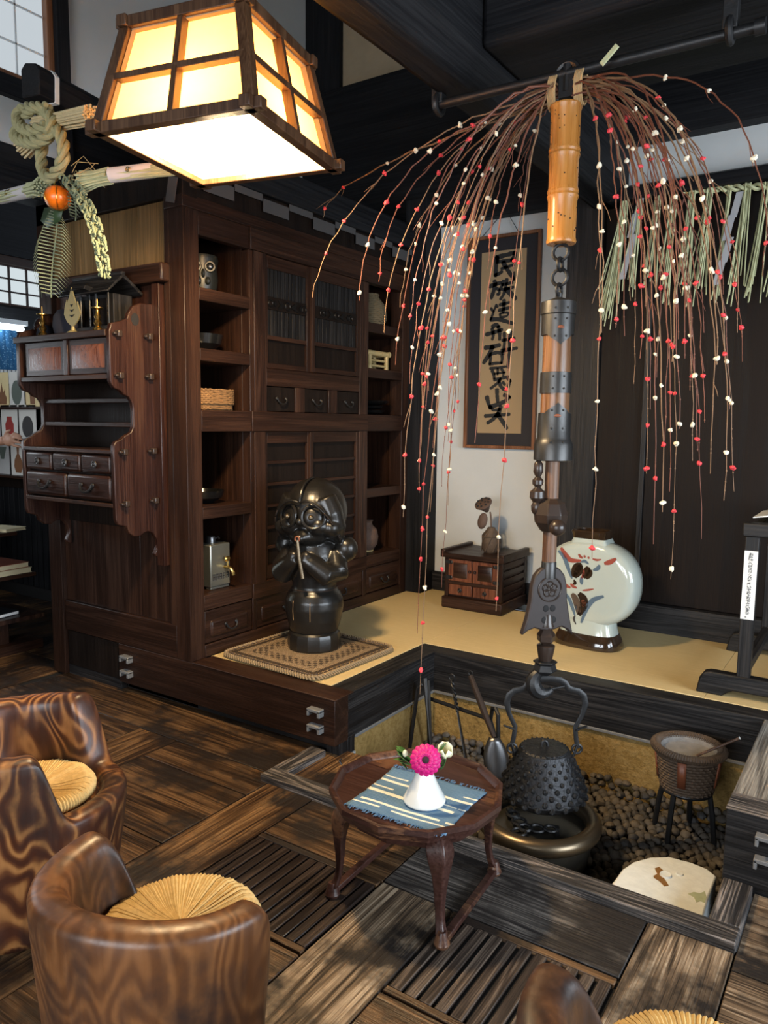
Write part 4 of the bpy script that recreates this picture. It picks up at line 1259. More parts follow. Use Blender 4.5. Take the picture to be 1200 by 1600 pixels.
# sheathed wooden tube
MB().lathe([(.050, 1.345), (.052, 1.34 + .02), (.051, 1.60), (.049, 1.84)], 28).build('tube', 'bamboo_dark', ph)
MB().lathe([(.0, 1.925), (.012, 1.92), (.012, 1.905), (.044, 1.893), (.062, 1.888), (.063, 1.845), (.059, 1.842), (.058, 1.772), (.0545, 1.772), (.0545, 1.84), (.0, 1.85)][::-1], 28, cap=False).build('top_ferrule', 'grey_iron', ph)
MB().lathe([(.056, 1.566), (.056, 1.64), (.051, 1.641), (.051, 1.565)], 28, cap=False).build('band', 'grey_iron', ph)
MB().lathe([(.0545, 1.495), (.0585, 1.495), (.060, 1.405), (.064, 1.396), (.070, 1.380), (.070, 1.325), (.060, 1.322), (.0, 1.322)][::-1], 28, cap=False).build('bottom_ferrule', 'grey_iron', ph)
ca = math.radians(-58)
for z0, z1, rr in ((1.772, 1.735, .0585), (1.495, 1.532, .0585)):   # ogee tongues of the ferrules, towards the viewer
    vs, fs = [], []
    cols = 14
    for j in range(5):
        for i in range(cols + 1):
            f_ = (i / cols * 2 - 1)
            reach = max(0, 1 - abs(f_) ** 1.6) * .75 + max(0, 1 - abs(f_) * 4) * .25
            a = ca + f_ * .85
            z = z0 + (z1 - z0) * reach * j / 4
            vs.append((rr * math.cos(a), rr * math.sin(a), z))
    for j in range(4):
        for i in range(cols):
            fs.append((j * (cols + 1) + i, j * (cols + 1) + i + 1, (j + 1) * (cols + 1) + i + 1, (j + 1) * (cols + 1) + i))
    MB().add(vs, fs).build('ferrule_tongue', 'grey_iron', ph)
for z_ in (1.862, 1.825, 1.765, 1.625, 1.582, 1.505, 1.44, 1.39):
    for a in (ca - .35, ca + .35):
        r_ = .063 if z_ > 1.845 else (.0565 if 1.56 < z_ < 1.65 else (.067 if z_ < 1.40 else .0590))
        MB().ball((r_ * math.cos(a), r_ * math.sin(a), z_), .0040, 7, 5).build('rivet', 'iron', ph)
for z_ in (1.795, 1.485):
    MB().ball((.0588 * math.cos(ca), .0588 * math.sin(ca), z_), (.004, .013, .006), 10, 6, Matrix.Rotation(ca, 3, 'Z')).build('slot', 'cherry_bark', ph)
# inner rod, turned knobs, lever
MB().lathe([(.026, 1.33), (.026, .93)], 16).build('inner_rod', 'rod_wood', ph)
MB().lathe([(.0275, .885), (.0275, .945), (.026, .948)], 16).build('rod_sleeve', 'grey_iron', ph)
mb = MB().lathe([(.036, 1.06), (.060, 1.095), (.064, 1.125), (.052, 1.165), (.028, 1.185)], 8, a0=.2)
o = mb.build('faceted_knob', 'turned_dark_wood', ph, .004, smooth=20)
dirk = Vector((math.cos(ca), math.sin(ca), 0))
MB().ball(dirk * .075 + Vector((.012, 0, 1.085)), .030, 16, 10).build('knob_ball', 'turned_dark_wood', o)
sd = Vector((-math.cos(YAW), -math.sin(YAW), 0)) * .052
MB().lathe([(.006, 1.325), (.016, 1.31), (.018, 1.28), (.009, 1.262), (.020, 1.25), (.020, 1.235), (.010, 1.225), (.013, 1.22), (.027, 1.208), (.028, 1.185), (.016, 1.168), (.022, 1.155), (.020, 1.135), (.014, 1.125)][::-1], 16, sd).build('turned_lever', 'turned_dark_wood', ph)
# carved fan board with rounded crown, facing the viewer
fan = [(-.030, .925), (-.044, .915), (-.060, .895), (-.070, .86), (-.074, .80), (-.088, .73), (-.105, .672), (-.080, .690), (-.055, .698), (-.030, .690), (0, .685), (.030, .690), (.055, .698), (.080, .685), (.105, .660), (.088, .73), (.074, .80), (.070, .86), (.060, .895), (.044, .915), (.030, .925)]
fr = YAW + math.radians(14)
fo_ = MB().prism(fan, 'y', -.016, .016).build('fan_board', 'fish_board', ph, .006, rotz=fr)
mk = MB().torus((0, -.017, .845), .046, .003, 26, 6, 'y')
for k in range(5):
    a = PI / 2 + k * 2 * PI / 5
    mk.torus((.017 * math.cos(a), -.017, .845 + .017 * math.sin(a)), .013, .0028, 14, 6, 'y')
mk.torus((0, -.017, .845), .007, .0025, 10, 6, 'y')
mk.build('carved_crest', 'turned_dark_wood', fo_)
for x_, z_ in ((-.014, .772), (.014, .772), (-.018, .728), (.018, .728)):
    MB().ball((x_, -.0165, z_), (.012, .002, .013), 12, 6).build('piercing', 'shadow_black', fo_)
# turned and faceted iron below
MB().lathe([(.030, .70), (.024, .715), (.022, .74), (.010, .76)][::1], 14).build('collar', 'turned_dark_wood', ph)
MB().lathe([(.004, .618), (.036, .645), (.038, .665), (.014, .70)], 5, a0=.7).build('faceted_block', 'turned_dark_wood', ph, .003, smooth=15)
MB().lathe([(.022, .560), (.026, .575), (.034, .620), (.034, .626), (.028, .63)], 18).build('cup_collar', 'turned_dark_wood', ph)
MB().lathe([(.020, .512), (.046, .530), (.038, .556), (.046, .560), (.046, .566), (.010, .57)], 6, a0=.4).build('faceted_block', 'iron', ph, .003, smooth=15)
MB().tube(bez((.0, 0, .53), (-.09, 0, .50), (-.02, 0, .40), (.03, 0, .455), 14), [.013 + .018 * math.sin(i / 14 * PI) for i in range(15)], 10).tube([(.03, 0, .455), (.075, -.01, .47)], .005, 8).build('claw_hook', 'iron', ph, rotz=YAW)

# ------------------------------------------------------------------ kettle
kt = thing('iron_kettle', 'studded cast iron kettle hanging from the pot hook above the ash bowl', 'kettle', (PX + .006, PY + .01, .002), YAW)
kp = [(.07, 0), (.125, .010), (.156, .030), (.163, .048), (.156, .074), (.140, .115), (.120, .162), (.103, .198), (.096, .213), (.090, .215)]
MB().lathe(kp, 48, cap=False).lathe([(.001, 0), (.07, 0)], 48, cap=False).build('body', 'cast_iron', kt)
MB().lathe([(.094, .213), (.088, .220), (.05, .223), (.02, .225), (.001, .225)], 40, cap=False).build('lid', 'cast_iron', kt)
MB().tube(bez((-.012, 0, .223), (-.012, 0, .253), (.012, 0, .253), (.012, 0, .223), 8), .006, 8).build('lid_loop', 'iron', kt)
s0 = None
for j in range(8):
    z = .042 + j * .0215
    for i in range(len(kp) - 1):
        if kp[i][1] <= z <= kp[i + 1][1]:
            f_ = (z - kp[i][1]) / (kp[i + 1][1] - kp[i][1])
            r_ = kp[i][0] + (kp[i + 1][0] - kp[i][0]) * f_
    for k in range(20):
        a = 2 * PI * (k + .5 * (j % 2)) / 20
        if math.sin(a) > .45:
            continue
        sz = .0125 - j * .0008
        if s0 is None:
            s0 = MB().ball((0, 0, 0), 1.0, 10, 7).build('stud', 'cast_iron', kt)
            s1 = s0
        else:
            s1 = copy_of(s0, kt)
        s1.location = (r_ * math.cos(a), r_ * math.sin(a), z)
        s1.scale = (sz, sz, sz)
for k in range(26):
    a = 2 * PI * k / 26
    copy_of(s0, kt, (.088 * math.cos(a), (.090) * math.sin(a), .219), None, (.004, .004, .004))
for sg in (-1, 1):
    MB().torus((sg * .125, 0, .215), .018, .005, 14, 6, 'y').tube([(sg * .112, 0, .185), (sg * .128, 0, .235)], .006, 8).build('lug_ring', 'iron', kt)
    MB().tube([(sg * .118, 0, .29), (sg * .160, 0, .305)], [.010, .006], 8, flat=.5).build('handle_curl', 'iron', kt)
# broad flat bail with ogee shoulders
bail = []
for sg in (-1, 1):
    pts = [(0.128, 0.218), (0.12, 0.255), (0.115, 0.3), (0.14, 0.3522), (0.15, 0.3957), (0.142, 0.4262), (0.122, 0.4435), (0.1, 0.4479), (0.082, 0.4549), (0.07, 0.474), (0.05, 0.487), (0.02, 0.4914)]
    bail.append([(sg * a, 0, b) for a, b in pts])
path = bail[0] + bail[1][::-1]
MB().tube(path, [.004] * 4 + [.0055] * 16 + [.004] * 4, 10, True, 2.3).build('bail_handle', 'iron', kt)

# ------------------------------------------------------------------ willow branches with rice-cake buds
br = thing('bud_branches', 'bundle of drooping red-barked branches dotted with red and cream buds', 'branches', (PX, PY, 2.60))
O = Vector((PX, PY, 2.60))
RB = random.Random(21)
LEFT = [(488, 465), (562, 470), (505, 340), (600, 520), (618, 570), (630, 808), (640, 600), (656, 1085), (652, 990), (690, 918), (665, 640), (700, 690), (775, 955), (742, 692), (702, 430), (690, 560),
        (722, 530), (762, 420), (655, 770), (660, 650), (625, 480), (790, 640), (672, 800), (655, 740), (715, 640), (690, 760), (810, 330), (640, 500), (700, 790), (592, 440), (676, 700)]
RIGHT = [(1048, 905), (925, 872), (1096, 842), (1147, 768), (1131, 782), (1046, 768), (1152, 520), (1192, 432), (940, 520), (962, 512), (976, 525), (1000, 560), (1010, 740), (1026, 590), (1050, 565), (1062, 670), (1070, 560), (1082, 720),
         (1090, 705), (1101, 660), (1120, 570), (1140, 640), (1160, 565), (1016, 640), (990, 600), (1035, 800), (1021, 850), (1055, 480), (1100, 520), (1130, 460), (1008, 480), (1078, 610), (1038, 690), (1110, 740), (985, 470), (1060, 530)]
bud_mesh = []
for k in range(3):
    mm = MB()
    mm.ball((0, 0, 0), (1, .85, .95), 8, 6)
    mm.ball((.55, .2, .35), .62, 7, 5)
    mm.ball((-.3, .45, -.45), .6, 7, 5)
    if k:
        mm.ball((.1, -.6, .3 * k), .55, 7, 5)
    bud_mesh.append(mm)
buds0 = {}
nb = 0
jobs = []
for side, ends in ((-1, LEFT), (1, RIGHT)):
    for (ex, ey) in ends:
        jobs.append((side, ex, ey))
for side, ex, ey in jobs:
    dy = RB.uniform(-.30, .34)
    e = spot(ex, ey, y=PY + dy)
    s_ = O + Vector((side * .03, RB.uniform(-.03, .03), RB.uniform(-.03, .03)))
    d = e - s_
    p1 = s_ + Vector((d.x * RB.uniform(.38, .62), dy * .35, RB.uniform(-.02, .06) + (.06 * abs(d.x) if side > 0 else .0)))
    p2 = Vector((e.x - d.x * RB.uniform(-.05, .12), e.y - d.y * .1, s_.z - min(.55, abs(d.z) * RB.uniform(.28, .42))))
    pts = bez(s_, p1, p2, e, 26)
    for i in range(3, 26):
        pts[i] += Vector((RB.uniform(-1, 1), RB.uniform(-1, 1), RB.uniform(-1, 1))) * .0045
    n_ = len(pts)
    L_ = sum((pts[i + 1] - pts[i]).length for i in range(n_ - 1))
    rb = RB.uniform(.0022, .0044)
    rad = [rb * (1 - .78 * i / (n_ - 1)) + .0004 for i in range(n_)]
    m = MB().tube([p - O for p in pts], rad, 6)
    for _ in range(RB.randint(1, 3)):       # side shoots
        i = RB.randint(11, n_ - 4)
        t_ = (pts[i + 1] - pts[i]).normalized()
        q = Vector((RB.uniform(-1, 1), RB.uniform(-.6, .6), RB.uniform(-.3, .2)))
        ll = RB.uniform(.03, .11)
        a = pts[i] - O
        m.tube([a, a + t_ * ll * .5 + q * ll * .28, a + t_ * ll + q * ll * .42], [.0016, .0013, .0007], 5)
    for _ in range(14):                     # leaf nodes
        i = RB.randint(12, n_ - 2)
        m.ball(pts[i].lerp(pts[i + 1], RB.random()) - O, .0026, 5, 4)
    b = m.build('branch', 'bark_red' if RB.random() < .62 else 'bark_brown', br)
    dist = 0
    nxt = L_ * RB.uniform(.22, .36)
    while nxt < L_ - .01 and nb < 300:
        acc = 0
        for i in range(n_ - 1):
            sl_ = (pts[i + 1] - pts[i]).length
            if acc + sl_ >= nxt:
                p = pts[i].lerp(pts[i + 1], (nxt - acc) / sl_)
                break
            acc += sl_
        key = (RB.randint(0, 2), 'bud_red' if RB.random() < .47 else 'bud_cream')
        if key not in buds0:
            bo = bud_mesh[key[0]].build('bud', key[1], b)
            buds0[key] = bo
        else:
            bo = copy_of(buds0[key], b)
        r_ = RB.uniform(.0062, .0092)
        bo.location = p - O
        bo.scale = (r_, r_, r_ * 1.1)
        bo.rotation_euler = (RB.uniform(0, 6), RB.uniform(0, 6), RB.uniform(0, 6))
        nb += 1
        nxt += RB.uniform(.12, .30)
for x_ in (-.045, .050):
    m = MB()
    for k in range(6):
        m.torus((x_ + (k - 2.5) * .0052, 0, .0), .040, .0030, 18, 5, 'x')
    o = m.build('binding', 'twine', br)
    o.scale = (1, .8, 1.45)
    o.location.z = .005
sp = tag(MB().box(-.035, .035, -.004, .004, -.008, .008).build('straw_sliver', 'green_straw', None, .001, spot(952, 86, y=2.58)), 'pale cut sliver of bamboo stuck under the roof beam', 'sliver')
sp.rotation_euler.y = -.75

# ------------------------------------------------------------------ straw rope with fringe on the dark panels
rp = thing('straw_fringe_rope', 'green straw rope with hanging fringes and folded paper strips on the dark wall', 'straw rope', (0, 4.40, 0))
m = MB()
A, B_ = spot(976, 300, y=4.40), spot(1205, 284, y=4.40)
B2 = A + (B_ - A) * 2.4
for ph_ in (0, PI):
    path = []
    for i in range(150):
        t_ = i / 149
        p = A.lerp(B2, t_)
        a = i * .75 + ph_
        path.append((p.x, .012 * math.cos(a), p.z + .012 * math.sin(a) - .02 * math.sin(t_ * PI)))
    m.tube(path, .0095, 6)
m.build('rope', 'green_straw', rp)
RF = random.Random(9)
for k in range(20):
    t_ = k / 19
    c = A.lerp(B2, t_ * .96 + .002)
    tf = MB()
    for j in range(30 if k == 0 else RF.randint(7, 11)):
        ln_ = RF.uniform(.50, .75) if k == 0 else RF.uniform(.42, .62)
        x0 = c.x + RF.uniform(-.018, .018)
        sw = RF.gauss(-.035, .020) if k else RF.uniform(-.13, .0)
        y0 = RF.uniform(-.015, .015)
        tf.tube(bez((x0, y0, c.z), (x0 + sw * .1, y0 - .01, c.z - ln_ * .3), (x0 + sw * .55, y0, c.z - ln_ * .65), (x0 + sw, y0 + RF.uniform(-.02, .02), c.z - ln_), 5), .0034, 4)
    tf.build('straw_tuft', 'green_straw', rp)
for ex in (1000, 1152, 1260):
    c = spot(ex, 300, y=4.385)
    zz = MB()
    x, z = c.x, c.z
    for j in range(4):
        yo = -.014 - .003 * j
        zz.hexa([(x - .030, yo, z - .125), (x + .004, yo, z - .125), (x + .004, yo + .002, z - .125), (x - .030, yo + .002, z - .125)], [(x - .004, yo, z), (x + .030, yo, z), (x + .030, yo + .002, z), (x - .004, yo + .002, z)])
        x, z = x - .026 + (.024 if j % 2 else -.004), z - .112
    zz.build('paper_zigzag', 'zig_paper', rp)

# ------------------------------------------------------------------ New Year rope hanging from the beam end, far left
e0, e1 = spot(59, 105, y=2.0), spot(59, 150, y=2.0)
bm_ = thing('projecting_beam', 'black squared beam end with a white paper band, carrying the straw ornament', 'beam', spot(48, 125, y=2.0), math.radians(11.7))
MB().prism([(-.055, -.065), (.045, -.065), (.05, .04), (.03, .065), (-.03, .075), (-.055, .05)], 'y', 0, 1.75).build('beam_end', 'beam_wood_y', bm_, .006)
MB().prism([(-.058, -.068), (.049, -.068), (.054, .042), (.032, .069), (-.032, .079), (-.058, .052)], 'y', .085, .108).build('paper_band', 'white_paper', bm_)
sn = thing('straw_ornament', 'New Year straw rope ornament with mandarin, ferns and paper-wrapped sheaves', 'straw ornament', (0, 0, 0))
YN = 1.97


def S(px, py, dy=0.0):
    return spot(px, py, y=YN + dy)


def rope(path, r, twist=26, strands=3, name='rope', mat='rope_straw'):
    P = [Vector(p) for p in path]
    # resample
    fine = []
    for i in range(len(P) - 1):
        a, b, c, d = P[max(i - 1, 0)], P[i], P[i + 1], P[min(i + 2, len(P) - 1)]
        for k in range(10):
            t_ = k / 10
            fine.append(.5 * ((2 * b) + (c - a) * t_ + (2 * a - 5 * b + 4 * c - d) * t_ * t_ + (3 * b - a - 3 * c + d) * t_ ** 3))
    fine.append(P[-1])
    m_ = MB()
    for s_ in range(strands):
        out, acc = [], 0
        for i, p in enumerate(fine):
            t_ = (fine[min(i + 1, len(fine) - 1)] - fine[max(i - 1, 0)]).normalized()
            u = t_.cross(Vector((0, 1, 0)))
            u = u.normalized() if u.length > .01 else Vector((1, 0, 0))
            v_ = t_.cross(u)
            if i:
                acc += (p - fine[i - 1]).length
            a = acc * twist + s_ * 2 * PI / strands
            out.append(p + (u * math.cos(a) + v_ * math.sin(a)) * r * .56)
        m_.tube(out, r * .50, 8)
    return m_.build(name, mat, sn)


def sheaf(a, b, r, n=26, name='straw_sheaf', mat='cut_straw', flare=1.0):
    a, b = Vector(a), Vector(b)
    t_ = (b - a).normalized()
    u = t_.orthogonal().normalized()
    v_ = t_.cross(u)
    m_ = MB()
    rs = random.Random(n)
    for k in range(n):
        q, ang = math.sqrt((k + .5) / n) * r, k * 2.4
        o_ = u * math.cos(ang) * q + v_ * math.sin(ang) * q
        m_.tube([a + o_ * flare, a.lerp(b, .5) + o_ * .92, b + o_ + t_ * rs.uniform(-.006, .006)], r / math.sqrt(n) * .95, 5)
    return m_.build(name, mat, sn)


sheaf(S(38, 232, .03), S(82, 196, .02), .036, 36, flare=1.25)
sheaf(S(60, 196, .0), S(143, 179, -.06), .036, 44)
rope([S(30, 200, -.01), S(25, 215, -.05), S(50, 222, -.08), S(78, 210, -.08), S(80, 185, -.06), S(62, 170, -.02), S(35, 172, .0), S(28, 190, -.03), S(45, 205, -.07), S(76, 196, -.075)], .026, 40, name='knot')
rope([S(40, 180, -.02), S(52, 168, -.05), S(75, 168, -.05)], .022, 44, name='knot')
rope([S(80, 196, -.06), S(95, 212, -.07), S(100, 240, -.08), S(92, 262, -.08), S(76, 278, -.06), S(66, 262, -.03), S(65, 235, -.02), S(72, 206, -.03)], .024, 38, name='loop')
mo = thing('mandarin', 'orange mandarin in gold wire hanging on the straw ornament', 'fruit', S(90, 309, -.06))
MB().ball((0, 0, 0), (.052, .052, .046), 24, 16).build('peel', 'mandarin', mo)
wr_ = MB()
for k in range(3):
    path = [Vector((.0545 * math.sin(a) * math.cos(k * PI / 3 + .4), .0545 * math.sin(a) * math.sin(k * PI / 3 + .4), .0485 * math.cos(a))) for a in [i * 2 * PI / 24 for i in range(25)]]
    wr_.tube(path, .0011, 5, False)
wr_.tube([(0, -.01, .048), (0, 0, .085)], .0011, 5).tube([(-.04, 0, .03), (0, 0, .085), (.04, 0, .03)], .0011, 5)
wr_.build('gold_wire', 'gold_wire', mo)


VD = (S(90, 350) - EYE).normalized()
VR = VD.cross(Vector((0, 0, 1))).normalized()


def fern(path, wid, n, curl, name='fern_frond', mat='fern_green'):
    P = bez(*path, n)
    m_ = MB().tube(P, .0028, 5)
    for i in range(1, n):
        f_ = i / n
        wl = wid * math.sin(PI * min(1, (1 - f_) * .9 + .10)) ** .7
        t_ = (P[i + 1] - P[i - 1]).normalized()
        sdv = t_.cross(VD).normalized()
        for sg in (-1, 1):
            a = P[i]
            tip = a + sdv * sg * wl + t_ * wl * .35 + Vector((0, -.012 * sg, -wl * .1 + curl * .6))
            mid = a + sdv * sg * wl * .55 + t_ * wl * .1 + Vector((0, -.015, .008 + curl))
            hw_ = t_ * min(.0024, wl * .10)
            m_.add([a - hw_, a + hw_, mid + hw_, mid - hw_, tip], [(0, 1, 2, 3), (3, 2, 4)])
    o_ = m_.build(name, mat, sn)
    o_.modifiers.new('t', 'SOLIDIFY').thickness = .0015
    return o_


fern((S(90, 325, -.02), S(92, 360, -.03), S(78, 410, -.03), S(80, 465, -.02)), .085, 27, .0)
cf = bez(S(105, 280, -.05), S(150, 330, -.06), S(155, 370, -.03), S(164, 435, .0), 36)
m = MB()
for i, p in enumerate(cf[:-1]):           # curled frond: a row of small rolled leaflets
    for sg in (-1, 1):
        r_ = .020 * (1 - .35 * i / 36)
        m.torus(p + VR * (sg * .016) - VD * .01, r_ * .72, .0045, 10, 5, 'y' if i % 3 else 'x', 4.6, i * .9 + sg)
m.tube(cf, .004, 6)
m.build('curled_frond', 'fern_green', sn)
fern((S(95, 300, -.05), S(75, 300, -.08), S(68, 300, -.05), S(58, 296, -.04)), .03, 9, .0)
fern((S(112, 300, -.04), S(118, 315, -.05), S(120, 330, -.04), S(118, 345, -.03)), .028, 9, .0)
lf_ = MB()
q = [S(70, 325, -.02), S(64, 345, -.03), S(75, 356, -.03), S(95, 345, -.04), S(100, 322, -.04)]
lf_.add(q, [(0, 1, 2, 3, 4)])
o = lf_.build('broad_leaf', 'dark_leaf', sn)
o.modifiers.new('t', 'SOLIDIFY').thickness = .002
for a, b, c, d, lab in (((128, 284), (172, 274), (240, 266), (275, 264), 0), ((66, 293), (46, 298), (0, 309), (-40, 318), 1)):
    A_, B1, C_, D_ = S(*a, -.01), S(*b, .02), S(*c, .10), S(*d, .13)
    sheaf(A_, B1, .030, 30, mat='green_straw', flare=1.35)
    sheaf(B1, D_, .024, 26, mat='green_straw')
    w_ = MB().tube([B1, C_], .029, 14).build('paper_wrap', 'wrap_paper', sn)
    mid = B1.lerp(C_, .5)
    MB().torus(mid + Vector((-.012, -.030, .004)), .009, .0018, 10, 5, 'y').torus(mid + Vector((.012, -.030, .004)), .009, .0018, 10, 5, 'y').tube([mid + Vector((-.03, -.029, -.004)), mid + Vector((0, -.031, .0)), mid + Vector((.03, -.029, .006))], .0018, 5).build('gold_knot', 'gold_wire', w_)
for k in range(7):
    a = S(108 + RF.uniform(0, 14), 258 + RF.uniform(0, 26), -.05)
    MB().tube([a, a + VR * RF.uniform(.02, .06) + Vector((0, 0, RF.uniform(.0, .05))), a + VR * RF.uniform(.05, .11) + Vector((0, 0, RF.uniform(-.02, .05)))], .0015, 5).build('loose_straw', 'straw', sn)

# ------------------------------------------------------------------ celadon flask vase
vs_ = thing('flask_vase', 'large pale celadon flask vase with square neck and brushed flower motif', 'vase', (-1.290, 3.985, PZ + .003), math.radians(-4))


def superring(hx, hy, z, n=40, e=.5):
    out = []
    for k in range(n):
        a = 2 * PI * (k + .5) / n
        c, s_ = math.cos(a), math.sin(a)
        out.append((hx * math.copysign(abs(c) ** e, c), hy * math.copysign(abs(s_) ** e, s_), z))
    return out


def rings(rs, cap0=True, cap1=True):
    m_ = MB()
    n = len(rs[0])
    vs, fs = [], []
    for r_ in rs:
        vs += r_
    for i in range(len(rs) - 1):
        for k in range(n):
            fs.append((i * n + k, i * n + (k + 1) % n, (i + 1) * n + (k + 1) % n, (i + 1) * n + k))
    if cap0:
        fs.append(tuple(range(n - 1, -1, -1)))
    if cap1:
        fs.append(tuple((len(rs) - 1) * n + k for k in range(n)))
    return m_.add(vs, fs)


# body: a flattened disc with a flat face and a band round the edge
CZ, RX, RZ, HY = .345, .268, .235, .088
m = MB()
n = 56
circ = []
for k in range(n):
    a = 2 * PI * k / n
    circ.append((math.copysign(abs(math.cos(a)) ** .88, math.cos(a)), math.copysign(abs(math.sin(a)) ** .88, math.sin(a))))
layers = [(-HY, .0), (-HY, .80), (-HY + .006, .90), (-HY + .016, .945), (-HY + .03, .975), (0, 1.0), (HY - .03, .975), (HY - .016, .945), (HY - .006, .90), (HY, .80), (HY, .0)]
vv, ff = [], []
for y_, k_ in layers:
    for c, s_ in circ:
        vv.append((c * RX * max(k_, .001), y_, CZ + s_ * RZ * max(k_, .001)))
for i in range(len(layers) - 1):
    for k in range(n):
        ff.append((i * n + k, i * n + (k + 1) % n, (i + 1) * n + (k + 1) % n, (i + 1) * n + k))
m.add(vv, ff)
m.build('body', 'celadon', vs_, weld=True, smooth=30)
rings([superring(.135, .086, .50, e=.35), superring(.105, .074, .555, e=.25), superring(.088, .062, .592, e=.2)], False, False).build('shoulder', 'celadon', vs_)
rings([superring(.090, .064, .588, e=.2), superring(.092, .068, .60, e=.2), superring(.098, .074, .626, e=.2), superring(.094, .070, .632, e=.2), superring(.080, .056, .630, e=.2), superring(.076, .052, .56, e=.2)], False, True).build('rim', 'brown_glaze', vs_)
rings([superring(.156, .096, .070, e=.62), superring(.146, .090, .105, e=.62), superring(.140, .086, .15, e=.62)], False, False).build('foot_collar', 'celadon', vs_)
rings([superring(.182, .120, .0, e=.66), superring(.184, .122, .012, e=.66), superring(.172, .110, .048, e=.64), superring(.157, .097, .075, e=.62)], True, True).build('foot', 'brown_glaze', vs_)
# brushed motif on the front face (x across, z up from the foot)
ZF = -HY - .0012
sx_, sz_ = 1 / 264.0, 1 / 292.0


def blot(pts, w_, mat, nm='painted_stroke'):
    P = [Vector((-.160 + (a - 80) * .000565, 0, .518 - (b - 400) * .000520)) for a, b in pts]
    fine = []
    for i in range(len(P) - 1):
        for k in range(5):
            fine.append(P[i].lerp(P[i + 1], k / 5))
    fine.append(P[-1])
    for _ in range(4):
        fine = [fine[0]] + [(fine[i - 1] + fine[i] * 2 + fine[i + 1]) / 4 for i in range(1, len(fine) - 1)] + [fine[-1]]
    L_, R_ = [], []
    for i, p in enumerate(fine):
        t_ = (fine[min(i + 1, len(fine) - 1)] - fine[max(i - 1, 0)]).normalized()
        q_ = Vector((-t_.z, 0, t_.x))
        f_ = i / (len(fine) - 1)
        k = w_ * .5 * (.25 + .95 * math.sin(PI * min(1, .12 + f_ * .8)))
        L_.append(p + q_ * k)
        R_.append(p - q_ * k)
    m_ = MB()
    for i in range(len(fine) - 1):
        m_.add([(L_[i].x, ZF, L_[i].z), (L_[i + 1].x, ZF, L_[i + 1].z), (R_[i + 1].x, ZF, R_[i + 1].z), (R_[i].x, ZF, R_[i].z)], [(0, 1, 2, 3)])
    m_.build(nm, mat, vs_)


blot([(110, 380), (160, 450), (210, 505), (320, 490)], .024, 'glaze_rust')
blot([(85, 415), (150, 470), (190, 580), (235, 690)], .020, 'glaze_blue')
blot([(290, 425), (310, 450), (335, 462)], .013, 'glaze_rust')
blot([(345, 430), (358, 455)], .011, 'glaze_rust')
blot([(388, 438), (395, 462)], .010, 'glaze_rust')
blot([(430, 455), (470, 466), (515, 452)], .010, 'glaze_rust')
blot([(545, 490), (600, 470), (655, 425)], .022, 'glaze_rust')
blot([(320, 505), (355, 485), (395, 515)], .014, 'glaze_blue')
blot([(500, 510), (490, 550), (440, 572)], .018, 'glaze_blue')
blot([(330, 530), (275, 570), (245, 670)], .042, 'glaze_black')
blot([(320, 540), (300, 600), (262, 672)], .038, 'glaze_black')
blot([(395, 545), (375, 600), (350, 665)], .034, 'glaze_black')
blot([(415, 570), (410, 620), (375, 670)], .026, 'glaze_black')
blot([(350, 580), (345, 640), (330, 675)], .012, 'glaze_rust')
blot([(330, 660), (330, 700), (335, 738)], .018, 'glaze_blue')
blot([(255, 700), (275, 735), (245, 745)], .014, 'glaze_black')
blot([(110, 708), (150, 765), (225, 788)], .020, 'glaze_rust')
blot([(222, 745), (250, 772), (290, 780)], .014, 'glaze_rust')
blot([(345, 798), (400, 785), (455, 765)], .009, 'glaze_rust')
blot([(155, 840), (215, 900), (255, 1000), (280, 1075)], .017, 'glaze_blue')
blot([(555, 825), (450, 875), (395, 970), (345, 1140)], .022, 'glaze_blue')
blot([(240, 850), (275, 885), (310, 990), (315, 1060)], .032, 'woven_brown')
blot([(310, 835), (360, 880), (370, 950), (320, 1065)], .040, 'glaze_black')
blot([(345, 900), (375, 935), (350, 960)], .022, 'cherry_bark')
blot([(285, 970), (290, 1010)], .008, 'glaze_blue')
blot([(285, 1075), (265, 1110), (295, 1165)], .010, 'print_dark')

